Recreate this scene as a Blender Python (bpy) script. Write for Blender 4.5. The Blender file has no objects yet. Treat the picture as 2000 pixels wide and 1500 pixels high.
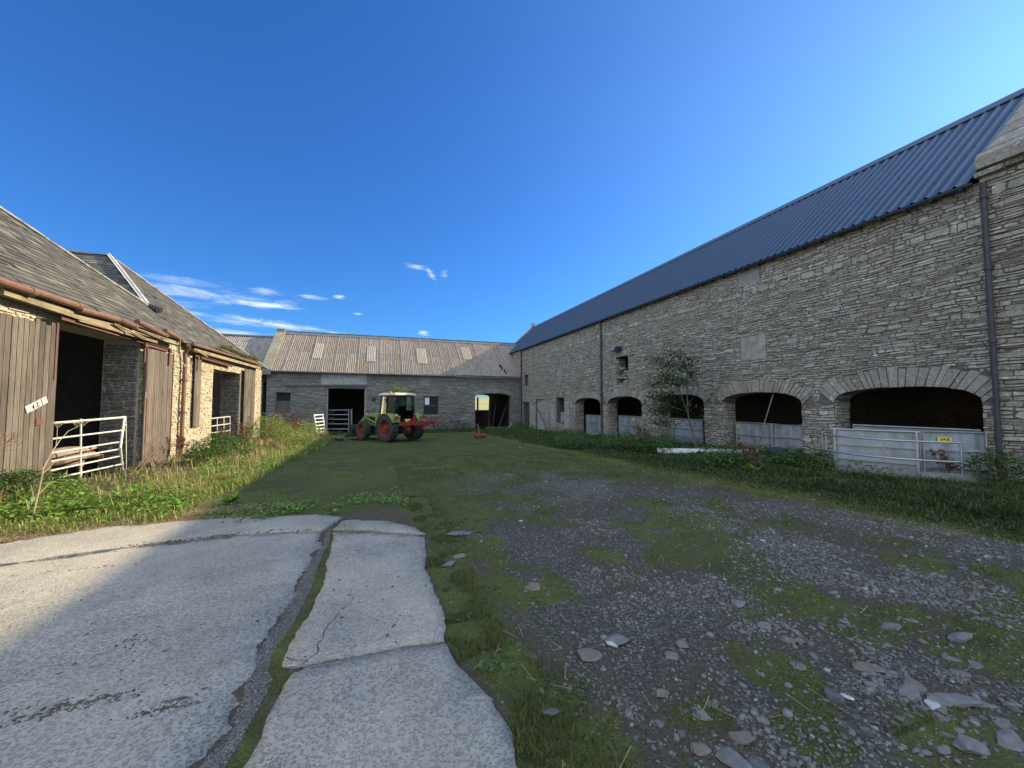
import bpy, bmesh, math, random
import numpy as np
from mathutils import Vector, Matrix, noise as mnoise
R_ = math.radians
scene = bpy.context.scene
COL = scene.collection
# ---------------------------------------------------------------- camera
YAW = -math.atan(264/755); PITCH = math.atan(37/755); FPX = 755.0
CAM = Vector((0, 0, 1.55)); SLOPE = 0.026
cd = bpy.data.cameras.new('camera'); cam = bpy.data.objects.new('camera', cd); COL.objects.link(cam)
cam.location = CAM; cam.rotation_euler = (math.pi/2+PITCH, 0, YAW)
cd.sensor_width = 36; cd.lens = FPX/2000*36; cd.clip_start = 0.05; cd.clip_end = 6000
scene.camera = cam
RM = Matrix.Rotation(YAW, 3, 'Z') @ Matrix.Rotation(math.pi/2+PITCH, 3, 'X')
def ray(x, y): return RM @ Vector(((x-1000)/FPX, -(y-750)/FPX, -1))
def onX(x, y, X): d = ray(x, y); return CAM + d*(X/d.x)
def onY(x, y, Y): d = ray(x, y); return CAM + d*(Y/d.y)
def onG(x, y): d = ray(x, y); return CAM + d*(CAM.z/(-d.z-SLOPE*d.y))
def gz(y): return -SLOPE*y
# ---------------------------------------------------------------- sun, sky, exposure
SUN = Vector((1.0, 0.20, 0.54)).normalized()
sd = bpy.data.lights.new('sun', 'SUN'); sd.energy = 5.0; sd.angle = R_(0.5); sd.color = (1.0, 0.82, 0.51)
so = bpy.data.objects.new('sun', sd); COL.objects.link(so); so.rotation_euler = SUN.to_track_quat('Z', 'Y').to_euler()
scene.view_settings.view_transform = 'Standard'; scene.view_settings.look = 'None'
scene.view_settings.exposure = 1.05; scene.view_settings.gamma = 1

class NT:
    def __init__(s, nt): s.t = nt
    def n(s, typ, ins=None, **props):
        nd = s.t.nodes.new(typ)
        for k, v in props.items(): setattr(nd, k, v)
        for k, v in (ins or {}).items():
            i = nd.inputs[k]
            if isinstance(v, bpy.types.NodeSocket): s.t.links.new(v, i)
            else: i.default_value = v
        return nd
    def math(s, op, a, b=0.0, clamp=False): return s.n('ShaderNodeMath', {0: a, 1: b}, operation=op, use_clamp=clamp).outputs[0]
    def mix(s, f, a, b, bt='MIX'):
        c = lambda v: v if isinstance(v, bpy.types.NodeSocket) else (tuple(v)+(1,) if len(v) == 3 else v)
        return s.n('ShaderNodeMix', {0: f, 6: c(a), 7: c(b)}, data_type='RGBA', blend_type=bt).outputs[2]
    def ramp(s, f, stops, interp='LINEAR'):
        nd = s.n('ShaderNodeValToRGB', {0: f}); r = nd.color_ramp; r.interpolation = interp
        while len(r.elements) < len(stops): r.elements.new(0.5)
        for e, (p, c) in zip(r.elements, stops):
            e.position = p; e.color = (c, c, c, 1) if isinstance(c, (int, float)) else (tuple(c)+(1,))[:4]
        return nd.outputs[0]
    def co(s, kind='Object'): return s.n('ShaderNodeTexCoord').outputs[kind]
    def mapv(s, v, scale=(1, 1, 1), loc=(0, 0, 0), rot=(0, 0, 0)):
        return s.n('ShaderNodeMapping', {0: v, 'Scale': scale, 'Location': loc, 'Rotation': rot}).outputs[0]
    def noise(s, v, scale=5, detail=4, rough=0.55, dist=0.0):
        return s.n('ShaderNodeTexNoise', {'Vector': v, 'Scale': scale, 'Detail': detail, 'Roughness': rough, 'Distortion': dist}).outputs[0]
    def vor(s, v, scale=5, feature='F1', out=0, rnd=1.0):
        return s.n('ShaderNodeTexVoronoi', {'Vector': v, 'Scale': scale, 'Randomness': rnd}, feature=feature).outputs[out]
    def bump(s, h, strength=0.5, dist=0.02, normal=None):
        i = {'Height': h, 'Strength': strength, 'Distance': dist}
        if normal is not None: i['Normal'] = normal
        return s.n('ShaderNodeBump', i).outputs[0]
    def island(s): return s.n('ShaderNodeNewGeometry').outputs['Random Per Island']

def material(name, fn):
    m = bpy.data.materials.new(name); m.use_nodes = True; t = m.node_tree; t.nodes.clear()
    N = NT(t); r = fn(N)
    out = t.nodes.new('ShaderNodeOutputMaterial')
    if isinstance(r, dict):
        r = {k: (v if isinstance(v, bpy.types.NodeSocket) or not isinstance(v, (tuple, list)) else (tuple(v)+(1,))[:4]) for k, v in r.items()}
        r = N.n('ShaderNodeBsdfPrincipled', r).outputs[0]
    t.links.new(r, out.inputs[0]); return m
BC, RO, ME, NO, SP = 'Base Color', 'Roughness', 'Metallic', 'Normal', 'Specular IOR Level'

# world: sky with wispy clouds placed by direction
w = bpy.data.worlds.new('World'); scene.world = w; w.use_nodes = True; w.node_tree.nodes.clear(); W = NT(w.node_tree)
sky = W.n('ShaderNodeTexSky', sky_type='NISHITA', sun_disc=False, sun_elevation=math.asin(SUN.z),
          sun_rotation=math.atan2(SUN.x, SUN.y), air_density=1.15, dust_density=0.25, ozone_density=2.5, altitude=50)
dirv = W.co('Generated'); tint = W.mix(1.0, sky.outputs[0], (.235, .60, 1.15), 'MULTIPLY')
soft = W.mix(1.0, tint, (.030, .018, .012), 'MULTIPLY'); soft = W.mix(1.0, soft, (1, 1, 1), 'ADD'); hsv = W.mix(1.0, tint, soft, 'DIVIDE')
sund = W.n('ShaderNodeVectorMath', {0: dirv, 1: tuple(SUN)}, operation='DOT_PRODUCT').outputs['Value']; glow = W.math('POWER', W.math('MAXIMUM', sund, 0.0), 5.0)
hsv = W.mix(1.0, hsv, W.mix(1.0, W.n('ShaderNodeCombineColor', {0: glow, 1: glow, 2: glow}).outputs[0], (.62, .74, .35), 'MULTIPLY'), 'ADD')   # pale haze towards the sun   # gentle shoulder round the sun glow
sep = W.n('ShaderNodeSeparateXYZ', {0: dirv})
azi = W.math('ARCTAN2', sep.outputs[0], sep.outputs[1]); ele = W.math('ARCSINE', sep.outputs[2])
vec = W.n('ShaderNodeCombineXYZ', {0: azi, 1: ele, 2: 0.0}).outputs[0]
def ae(x, y): d = ray(x, y).normalized(); return math.atan2(d.x, d.y), math.asin(d.z)
wis = W.noise(W.mapv(vec, (11, 60, 1)), 1.0, 8, 0.68, 0.9)
wis2 = W.noise(W.mapv(vec, (18, 60, 1), rot=(0, 0, 0.3)), 1.0, 6, 0.6, 1.2)
tot = None
# (x, y, half width px, half height px, tilt, strength)
for cx, cy, hw, hh, tl, st in [(425, 578, 110, 17, 0.0, .62), (515, 571, 26, 9, 0, .75), (520, 596, 78, 8, .02, 1.15), (610, 581, 30, 6, 0, .8), (661, 579, 15, 6, -.05, 1.3),
                        (540, 634, 120, 9, .06, 1.0), (640, 648, 110, 6, .1, .9), (470, 630, 60, 8, 0, .55), (812, 522, 30, 8, .12, .8), (840, 534, 18, 8, .75, .9), (868, 536, 10, 12, 0, .4),
                        (826, 650, 16, 8, .45, .85), (700, 613, 9, 3, 0, .6), (365, 550, 60, 12, 0, .3), (380, 612, 40, 6, 0, .5), (470, 652, 80, 6, 0, .6), (330, 590, 60, 10, 0, .4)]:
    a, e = ae(cx, cy); kx = hw/FPX*0.8; kz = hh/FPX*0.72
    v = W.mapv(W.n('ShaderNodeVectorMath', {0: vec, 1: (a, e, 0)}, operation='SUBTRACT').outputs[0], (1, 1, 1), rot=(0, 0, tl))
    v = W.mapv(v, (1/kx, 1/kz, 0))
    L = W.n('ShaderNodeVectorMath', {0: v}, operation='LENGTH').outputs['Value']
    L = W.math('ADD', L, W.math('MULTIPLY', W.math('SUBTRACT', wis, 0.5), 4.4))
    g = W.n('ShaderNodeMapRange', {0: L, 1: 1.35, 2: -.7, 3: 0.0, 4: st*1.0}, interpolation_type='SMOOTHERSTEP').outputs[0]
    tot = g if tot is None else W.math('MAXIMUM', tot, g)
tot = W.math('MULTIPLY', tot, W.ramp(wis2, [(0.3, 0.5), (0.55, 1.15)]), True)
cloudc = W.mix(W.math('MULTIPLY', tot, .7), hsv, (6.9, 7.5, 8.3))
# invented bright cloud, unseen behind and above the camera, added to lift the shade
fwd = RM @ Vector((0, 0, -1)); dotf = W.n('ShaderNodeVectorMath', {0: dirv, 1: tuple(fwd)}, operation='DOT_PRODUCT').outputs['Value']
fill_cloud = W.n('ShaderNodeMapRange', {0: W.math('ADD', dotf, W.math('MULTIPLY', W.math('SUBTRACT', W.noise(W.mapv(dirv, (2, 2, 4)), 1.4, 5, .6), .5), .25)), 1: .36, 2: .06, 3: 0.0, 4: 1.0}, interpolation_type='SMOOTHSTEP').outputs[0]
cloudc = W.mix(fill_cloud, cloudc, W.mix(W.noise(W.mapv(dirv, (3, 3, 7)), 1.5, 6, .6), (4.7, 6.0, 8.1), (8.7, 10.0, 12.0)))
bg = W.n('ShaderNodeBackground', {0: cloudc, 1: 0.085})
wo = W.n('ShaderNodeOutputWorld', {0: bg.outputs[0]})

# ---------------------------------------------------------------- object helpers
def tag(o, label=None, cat=None, group=None, kind=None):
    if label: o['label'] = label
    if cat: o['category'] = cat
    if group: o['group'] = group
    if kind: o['kind'] = kind
    return o
def thing(name, label, cat, loc=(0, 0, 0), rz=0.0, group=None):
    o = bpy.data.objects.new(name, None); COL.objects.link(o); o.empty_display_size = .2
    o.location = loc; o.rotation_euler = (0, 0, rz); return tag(o, label, cat, group)
def attach(o, p, world):
    if p is None: return
    o.parent = p
    if world:
        q = p; M = Matrix.Identity(4)
        while q is not None:
            if q.type == 'EMPTY' or q.parent is None: M = Matrix.Translation(q.location) @ q.rotation_euler.to_matrix().to_4x4() @ M
            q = q.parent
        o.matrix_parent_inverse = M.inverted() if p.type == 'EMPTY' else Matrix.Identity(4)
class MB:
    def __init__(s): s.v = []; s.f = []; s.m = []
    def add(s, vs, fs, mi=0):
        k = len(s.v); s.v += [tuple(x) for x in vs]; s.f += [tuple(i+k for i in f) for f in fs]; s.m += [mi]*len(fs)
    def box(s, c, h, rot=None, mi=0, taper=1.0):
        c = Vector(c); vs = []
        for z in (-1, 1):
            q = taper if z > 0 else 1
            for x, y in ((-1, -1), (1, -1), (1, 1), (-1, 1)):
                p = Vector((x*h[0]*q, y*h[1]*q, z*h[2]))
                if rot is not None: p = rot @ p
                vs.append(c+p)
        s.add(vs, [(3, 2, 1, 0), (4, 5, 6, 7), (0, 1, 5, 4), (1, 2, 6, 5), (2, 3, 7, 6), (3, 0, 4, 7)], mi)
    def bx(s, x0, x1, y0, y1, z0, z1, mi=0): s.box(((x0+x1)/2, (y0+y1)/2, (z0+z1)/2), (abs(x1-x0)/2, abs(y1-y0)/2, abs(z1-z0)/2), None, mi)
    def bar(s, p, q, w, h, up=(0, 0, 1), mi=0):
        p = Vector(p); q = Vector(q); d = q-p; L = d.length; d.normalize(); up = Vector(up)
        sx = d.cross(up)
        if sx.length < 1e-4: sx = d.cross(Vector((1, 0, 0)))
        sx.normalize(); u = sx.cross(d).normalized(); rot = Matrix((sx, d, u)).transposed()
        s.box((p+q)/2, (w/2, L/2, h/2), rot, mi)
    def tube(s, pts, r, n=8, mi=0, cap=True):
        pts = [Vector(p) for p in pts]; rs = r if isinstance(r, (list, tuple)) else [r]*len(pts); k = len(s.v); prev = None
        for i, p in enumerate(pts):
            d = (pts[min(i+1, len(pts)-1)]-pts[max(i-1, 0)]).normalized()
            if prev is None:
                a = Vector((0, 0, 1)) if abs(d.z) < .9 else Vector((1, 0, 0)); a = d.cross(a).normalized()
            else: a = (prev-d*prev.dot(d)).normalized()
            prev = a; b = d.cross(a)
            for j in range(n): t = 2*math.pi*j/n; s.v.append(tuple(p+(a*math.cos(t)+b*math.sin(t))*rs[i]))
        for i in range(len(pts)-1):
            for j in range(n): s.f.append((k+i*n+j, k+i*n+(j+1) % n, k+(i+1)*n+(j+1) % n, k+(i+1)*n+j)); s.m.append(mi)
        if cap:
            s.f.append(tuple(k+j for j in reversed(range(n)))); s.f.append(tuple(k+(len(pts)-1)*n+j for j in range(n))); s.m += [mi, mi]
    def lathe(s, prof, c, ax, n=32, mi=0):
        # prof: (radius, offset along axis) closed loop
        c = Vector(c); ax = Vector(ax).normalized(); a = ax.cross(Vector((0, 0, 1)))
        if a.length < .01: a = Vector((1, 0, 0))
        a.normalize(); b = ax.cross(a); k = len(s.v); m = len(prof)
        for j in range(n):
            t = 2*math.pi*j/n; rd = a*math.cos(t)+b*math.sin(t)
            for r, o in prof: s.v.append(tuple(c+rd*r+ax*o))
        for j in range(n):
            for i in range(m): s.f.append((k+j*m+i, k+j*m+(i+1) % m, k+((j+1) % n)*m+(i+1) % m, k+((j+1) % n)*m+i)); s.m.append(mi)
    def prism(s, poly, ext, mi=0):
        n = len(poly); ext = Vector(ext); vs = [Vector(p) for p in poly]; vs += [p+ext for p in vs]
        s.add(vs, [tuple(reversed(range(n))), tuple(range(n, 2*n))]+[(i, (i+1) % n, (i+1) % n+n, i+n) for i in range(n)], mi)
    def build(s, name, mats, parent=None, world=True, smooth=False, bevel=0):
        me = bpy.data.meshes.new(name); me.from_pydata(s.v, [], s.f)
        mats = mats if isinstance(mats, (list, tuple)) else [mats]
        for m in mats: me.materials.append(m)
        if len(mats) > 1: me.polygons.foreach_set('material_index', s.m)
        if smooth: me.polygons.foreach_set('use_smooth', [True]*len(me.polygons))
        bm = bmesh.new(); bm.from_mesh(me); bmesh.ops.recalc_face_normals(bm, faces=bm.faces); bm.to_mesh(me); bm.free()
        o = bpy.data.objects.new(name, me); COL.objects.link(o); attach(o, parent, world)
        if bevel: b = o.modifiers.new('bevel', 'BEVEL'); b.width = bevel; b.segments = 2; b.limit_method = 'ANGLE'
        return o
def np_mesh(name, V, faces, mat, parent=None, attrs=None, smooth=False):
    """V (n,3); faces: list of (m,k) int arrays."""
    me = bpy.data.meshes.new(name); me.vertices.add(len(V)); me.vertices.foreach_set('co', np.ascontiguousarray(V, dtype=np.float32).ravel())
    lt = np.concatenate([np.full(len(F), F.shape[1], np.int32) for F in faces]); lv = np.concatenate([F.ravel() for F in faces]).astype(np.int32)
    me.loops.add(len(lv)); me.loops.foreach_set('vertex_index', lv); me.polygons.add(len(lt))
    ls = np.concatenate([[0], np.cumsum(lt)[:-1]]).astype(np.int32); me.polygons.foreach_set('loop_start', ls)
    try: me.polygons.foreach_set('loop_total', lt)
    except Exception: pass
    if smooth: me.polygons.foreach_set('use_smooth', np.ones(len(lt), bool))
    for k, a in (attrs or {}).items():
        at = me.attributes.new(k, 'FLOAT', 'POINT'); at.data.foreach_set('value', a.astype(np.float32))
    me.update(calc_edges=True); me.validate(); me.materials.append(mat)
    o = bpy.data.objects.new(name, me); COL.objects.link(o)
    if parent: attach(o, parent, True)
    return o
def vnoise(x, y, seed=0):
    xi = np.floor(x).astype(np.int64); yi = np.floor(y).astype(np.int64); xf = x-xi; yf = y-yi
    def h(a, b):
        n = (a*374761393+b*668265263+seed*974634777) & 0x7fffffff; n = ((n ^ (n >> 13))*1274126177) & 0x7fffffff; return ((n ^ (n >> 16)) & 0xffff)/65535.0
    u = xf*xf*(3-2*xf); v = yf*yf*(3-2*yf)
    return (h(xi, yi)*(1-u)+h(xi+1, yi)*u)*(1-v)+(h(xi, yi+1)*(1-u)+h(xi+1, yi+1)*u)*v
def fbm(x, y, seed=0, o=4):
    x = np.asarray(x, float); y = np.asarray(y, float); r = 0; a = .5; t = 0
    for i in range(o): r = r+a*vnoise(x*2**i, y*2**i, seed+i); t += a; a *= .55
    return r/t
def sstep(a, b, x): t = np.clip((x-a)/(b-a), 0, 1); return t*t*(3-2*t)
def rots(rz, tx, ty):
    c, s = np.cos, np.sin; n = len(rz); Z = np.zeros((n, 3, 3)); Z[:, 0, 0] = c(rz); Z[:, 0, 1] = -s(rz); Z[:, 1, 0] = s(rz); Z[:, 1, 1] = c(rz); Z[:, 2, 2] = 1
    X = np.zeros((n, 3, 3)); X[:, 0, 0] = 1; X[:, 1, 1] = c(tx); X[:, 1, 2] = -s(tx); X[:, 2, 1] = s(tx); X[:, 2, 2] = c(tx)
    Y = np.zeros((n, 3, 3)); Y[:, 1, 1] = 1; Y[:, 0, 0] = c(ty); Y[:, 0, 2] = s(ty); Y[:, 2, 0] = -s(ty); Y[:, 2, 2] = c(ty)
    return Z @ X @ Y
def scatter(TV, TF, P, Rm, S):
    """copies of one template: returns V, F"""
    V = np.einsum('nij,nkj->nki', Rm, TV[None]*S[:, None, :])+P[:, None, :]
    F = TF[None]+(np.arange(len(P))*len(TV))[:, None, None]
    return V.reshape(-1, 3), F.reshape(-1, TF.shape[1])
def join(parts):
    k = 0; V = []; F = []
    for v, fs in parts:
        V.append(v); F += [f+k for f in (fs if isinstance(fs, list) else [fs])]; k += len(v)
    return np.concatenate(V), F
def blades(P, H, Wd, rng, lean=.5, az=None):
    n = len(P); a = rng.uniform(0, 2*np.pi, n) if az is None else az; d = np.stack([np.cos(a), np.sin(a), 0*a], 1); s = np.stack([-np.sin(a), np.cos(a), 0*a], 1)
    L = lean*rng.uniform(.2, 1.5, n); z = np.array([0, 0, 1.0])
    b = P; m = P+z*(H*.6)[:, None]+d*(H*.22*L)[:, None]; q = P+z*(H*(.95-.25*np.minimum(L, 1.6)))[:, None]+d*(H*.75*L)[:, None]
    w = s*(Wd/2)[:, None]
    V = np.stack([b-w, b+w, m+w*.8, m-w*.8, q], 1).reshape(-1, 3); k = (np.arange(n)*5)[:, None]
    return V, [k+np.array([[0, 1, 2, 3]]), k+np.array([[3, 2, 4]])]
LEAF_V = np.array([[0, 0, 0], [.22, .25, .05], [.26, .55, .07], [0, 1, -.04], [-.26, .55, .07], [-.22, .25, .05], [0, .28, 0], [0, .6, .01]], float)
LEAF_F = np.array([[0, 1, 6, 6], [0, 6, 5, 5], [1, 2, 7, 6], [6, 7, 4, 5], [2, 3, 7, 7], [7, 3, 4, 4]])
LEAF_T = np.array([[0, 1, 6], [0, 6, 5], [1, 2, 7], [1, 7, 6], [6, 7, 4], [6, 4, 5], [2, 3, 7], [7, 3, 4]])
def leaves(P, L, rng, width=1.0, tilt=(-.3, 1.0), az=None):
    n = len(P); rz = rng.uniform(0, 2*np.pi, n) if az is None else az; tx = rng.uniform(tilt[0], tilt[1], n); ty = rng.uniform(-.5, .5, n)
    return scatter(LEAF_V, LEAF_T, P, rots(rz, tx, ty), np.stack([L*width, L, L], 1))
# ---------------------------------------------------------------- materials
def stone_mat(name, cols, lichen=.5, joint=None, sat=1.0):
    def f(N):
        c = N.co(); r = N.island(); big = N.noise(N.mapv(c, (1, 1, 1.8)), 3.2, 5, .6, .6)
        base = N.ramp(r, [(i/(len(cols)-1), q) for i, q in enumerate(cols)])
        st = N.noise(N.mapv(c, (3, 3, 22)), 1.6, 6, .65, .3)
        mo = N.noise(c, 1.1, 5, .6); fine = N.noise(c, 22, 5, .7)
        base = N.mix(N.ramp(st, [(.3, 0), (.7, .6)]), base, (.55*cols[0][0], .55*cols[0][1], .55*cols[0][2]))
        base = N.mix(N.ramp(mo, [(.38, 0), (.68, .45)]), base, (.34, .30, .22), 'MULTIPLY')
        base = N.mix(N.ramp(fine, [(.35, .0), (.75, .45)]), base, tuple(min(1, 1.7*x) for x in cols[-1]))
        sp = N.vor(N.mapv(c, (1, 1, 1.3)), 5.5, 'F1', 0); sp2 = N.noise(c, 7, 6, .75, .4)
        li = N.math('MULTIPLY', N.ramp(sp2, [(.565, 0), (.62, 1)]), N.ramp(N.noise(c, .9, 3, .5), [(.36, 0), (.58, 1)]))
        base = N.mix(N.math('MULTIPLY', li, lichen), base, (.52, .52, .47))
        base = N.mix(N.math('MULTIPLY', N.ramp(big, [(.655, 0), (.68, 1)]), lichen*.8), base, (.55, .55, .50))
        h = N.math('ADD', N.math('MULTIPLY', st, .7), N.math('MULTIPLY', fine, .5))
        return {BC: base, RO: .93, SP: .2, NO: N.bump(h, .75, .02)}
    return material(name, f)
def mortar_mat(name, a, b):
    def f(N):
        c = N.co(); n = N.noise(c, 9, 6, .7); s = N.noise(N.mapv(c, (4, 4, 26)), 1.2, 5, .6)
        col = N.mix(N.ramp(s, [(.35, 0), (.65, 1)]), a, b)
        return {BC: col, RO: .97, SP: .1, NO: N.bump(N.math('ADD', n, s), .9, .03)}
    return material(name, f)
m_stR = stone_mat('grey_flagstone', [(.17, .15, .125), (.30, .272, .225), (.38, .345, .285), (.22, .185, .145), (.32, .292, .24), (.47, .435, .375)], 1.0)
m_moR = mortar_mat('dark_joint', (.075, .066, .056), (.20, .18, .15))
m_stL = stone_mat('buff_flagstone', [(.22, .19, .15), (.33, .28, .21), (.40, .31, .19), (.36, .32, .26), (.46, .42, .34)], .3)
m_moL = mortar_mat('lime_mortar', (.42, .385, .32), (.56, .52, .44))
m_stF = stone_mat('blue_grey_flagstone', [(.13, .13, .13), (.2, .2, .19), (.25, .24, .22), (.17, .155, .14), (.29, .28, .26)], .5)
m_moF = mortar_mat('grey_mortar', (.15, .15, .14), (.25, .245, .225))
m_vou = stone_mat('arch_stone', [(.18, .158, .13), (.31, .282, .235), (.23, .205, .17), (.38, .35, .30)], .9)
m_cop = stone_mat('coping_stone', [(.20, .185, .14), (.26, .24, .18)], .8)
m_dark = mortar_mat('darkened_interior_stone', (.05, .046, .04), (.09, .08, .07))  # inner wall faces coloured near black, indoor shade put into the colour
def plain(name, col, rough=.8, metal=0.0, var=.25, scale=6, spec=.4, bumpd=0.004, stretch=(1, 1, 1), dirt=None, darts=None):
    def f(N):
        c = N.mapv(N.co(), stretch); n = N.noise(c, scale, 6, .65); n2 = N.noise(c, scale*7, 4, .6)
        cc = N.mix(N.ramp(n, [(.3, 0), (.7, 1)]), tuple(x*(1-var) for x in col), tuple(min(1, x*(1+var)) for x in col))
        if dirt: cc = N.mix(N.ramp(N.noise(c, scale*.7, 7, .7), [(.5, 0), (.68, dirt[3] if len(dirt) > 3 else .8)]), cc, dirt[:3])
        return {BC: cc, RO: rough, ME: metal, SP: spec, NO: N.bump(N.math('ADD', n, n2), .5, bumpd)}
    return material(name, f)
m_conc_patch = plain('cement_render', (.31, .32, .32), .95, var=.3, scale=2.5, bumpd=.01)
m_block = plain('concrete_block', (.24, .235, .22), .95, var=.25, scale=5, bumpd=.01, dirt=(.14, .14, .13))
m_blk2 = plain('pale_infill_stone', (.30, .285, .25), .95, var=.35, scale=4, bumpd=.01, dirt=(.19, .17, .145))
m_lime = plain('flaking_limewash', (.30, .30, .28), .95, var=.35, scale=4, dirt=(.13, .12, .105, 1.0), bumpd=.01)
m_galv = plain('galvanised_steel', (.40, .42, .43), .48, .75, .15, 3, dirt=(.30, .27, .23, .5))
m_sheet = plain('galvanised_sheet', (.34, .37, .40), .5, .5, .18, 2.2, dirt=(.19, .165, .13, .85), stretch=(1, 1, .6))
m_gate = plain('pale_galvanised_tube', (.62, .63, .61), .5, .3, .12, 5, dirt=(.4, .38, .33, .4))
m_rust = plain('rusty_paint', (.12, .058, .05), .75, .1, .35, 9, dirt=(.11, .045, .03))
m_rustp = plain('brown_painted_iron', (.15, .085, .062), .6, .1, .3, 5, dirt=(.16, .07, .045))
m_black = plain('black_plastic', (.02, .02, .022), .45, 0, .3, 4)
m_dpipe = plain('dark_purple_pipe', (.055, .048, .055), .6, .0, .3, 5)
m_navy = plain('dark_gutter', (.022, .026, .032), .4, .2, .2, 5)
m_white = plain('white_board', (.78, .79, .80), .6, 0, .06, 3, dirt=(.4, .4, .36, .4))
m_paper = plain('white_plate', (.5, .5, .49), .5, 0, .05, 3)
m_ink = plain('black_ink', (.03, .03, .03), .6, 0, .1, 3)
m_yellow = plain('yellow_label', (.75, .66, .04), .5, 0, .05, 3)
m_soil = plain('bare_soil', (.10, .08, .06), .98, 0, .4, 7, bumpd=.02)
m_cable = plain('grey_cable', (.4, .4, .38), .6)
m_wire = plain('fence_post_wood', (.2, .17, .13), .9)
def wood_f(ca, cb, cc, st=(9, 9, .7)):
    def f(N):
        c = N.co(); r = N.island(); g = N.noise(N.mapv(c, st), 3.5, 6, .65, .4)
        b = N.mix(r, ca, cb); b = N.mix(N.ramp(g, [(.35, 0), (.68, .8)]), b, cc)
        b = N.mix(N.ramp(N.noise(N.mapv(c, (1, 1, .35)), 2.2, 4, .6), [(.45, 0), (.7, .55)]), b, tuple(.5*x for x in cc))
        return {BC: b, RO: .9, SP: .2, NO: N.bump(g, .6, .006)}
    return f
m_wood = material('weathered_boards', wood_f((.115, .10, .092), (.20, .178, .158), (.048, .038, .037), (14, 14, .5)))
m_woodg = material('silver_boards', wood_f((.15, .13, .12), (.21, .185, .17), (.07, .055, .052), (14, 14, .5)))
m_beam = material('pale_timber', wood_f((.26, .225, .16), (.33, .285, .20), (.13, .105, .075), (9, .7, 9)))
m_woodn = material('dark_boards', wood_f((.06, .055, .05), (.11, .1, .085), (.04, .035, .03)))
m_oldtim = material('grey_timber', wood_f((.14, .125, .105), (.2, .18, .15), (.08, .07, .06)))
def slate_f(N):
    c = N.co(); r = N.island()
    b = N.ramp(r, [(0, (.044, .043, .043)), (.5, (.072, .069, .068)), (.9, (.096, .092, .088)), (1, (.17, .165, .15))])
    b = N.mix(N.ramp(N.noise(c, 1.3, 5, .65), [(.45, 0), (.68, .4)]), b, (.14, .135, .09))
    b = N.mix(N.ramp(N.noise(c, 14, 5, .75), [(.6, 0), (.72, .55)]), b, (.27, .27, .23))
    return {BC: b, RO: .75, SP: .3, NO: N.bump(N.noise(c, 25, 5, .6), .5, .008)}
m_slate = material('roof_slate', slate_f)
def asb(dark):
    def f(N):
        c = N.co(); r = N.island(); n = N.noise(N.mapv(c, (6, 1.2, 1.2)), 1.3, 6, .7)
        b = N.mix(r, (.25, .212, .175), (.31, .265, .22)) if not dark else N.mix(r, (.27, .25, .23), (.34, .31, .28))
        b = N.mix(N.ramp(n, [(.42, 0), (.7, .8)]), b, (.125, .095, .075))
        b = N.mix(N.ramp(N.noise(c, 16, 5, .8), [(.6, 0), (.7, .5)]), b, (.48, .46, .40))
        return {BC: b, RO: .95, SP: .15, NO: N.bump(N.noise(c, 30, 4, .6), .4, .006)}
    return f
m_lap = plain('pale_lap_edge', (.34, .30, .25), .9)
m_asb = material('fibre_cement_sheet', asb(False))
m_asb2 = material('aged_fibre_cement_sheet', asb(True))
m_skyl = plain('translucent_sheet', (.33, .29, .235), .6, 0, .25, 5, dirt=(.3, .24, .16))
m_ridge = plain('lead_grey_ridge', (.13, .145, .155), .6, .1, .25, 3)
m_lead = plain('pale_lead_flashing', (.42, .42, .40), .6, .1, .2, 3, dirt=(.25, .25, .24))
m_metalroof = plain('blue_grey_sheet_steel', (.04, .066, .108), .42, .35, .16, 2.2, bumpd=.0005, spec=.5, stretch=(.35, 2.5, .35))
m_ridgem = plain('blue_grey_ridge_steel', (.095, .12, .175), .5, .2, .05, 1.2, bumpd=.0005)
m_lime_paint = plain('lime_green_paint', (.17, .25, .055), .38, 0, .1, 4, spec=.5, bumpd=.0005, dirt=(.2, .24, .1, .4))
m_red = plain('red_paint', (.26, .024, .024), .45, 0, .15, 4, spec=.5, bumpd=.0005)
m_rimred = plain('orange_red_rim', (.22, .035, .028), .5, 0, .2, 4, bumpd=.0005, dirt=(.3, .1, .06, .5))
m_tyre = plain('tyre_rubber', (.035, .034, .034), .85, 0, .3, 8, dirt=(.13, .11, .085, .8))
m_chas = plain('dark_chassis', (.03, .03, .03), .6, .2, .3, 6, dirt=(.07, .06, .05))
m_roofw = plain('cab_roof_white', (.62, .64, .62), .5, 0, .06, 4)
m_orange = material('amber_beacon', lambda N: {BC: (.9, .22, .02), RO: .25, SP: .6})
m_redl = material('red_tail_lens', lambda N: {BC: (.35, .02, .02), RO: .25})
m_stick = material('blue_sticker', lambda N: {BC: (.1, .2, .45), RO: .4})
def glass_f(N):
    g = N.n('ShaderNodeBsdfGlossy', {0: (.8, .9, .9, 1), 1: .04}).outputs[0]; t = N.n('ShaderNodeBsdfTransparent', {0: (.26, .38, .37, 1)}).outputs[0]
    fr = N.n('ShaderNodeFresnel', {0: 1.5}).outputs[0]; fr = N.math('ADD', N.math('MULTIPLY', fr, 1.0), .06, True)
    return N.n('ShaderNodeMixShader', {0: fr, 1: t, 2: g}).outputs[0]
m_glass = material('tinted_glass', glass_f)
m_pane = material('dirty_window_glass', lambda N: {BC: N.mix(N.noise(N.co(), 4, 4, .6), (.012, .02, .02), (.03, .045, .045)), RO: .35, SP: .12})
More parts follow.
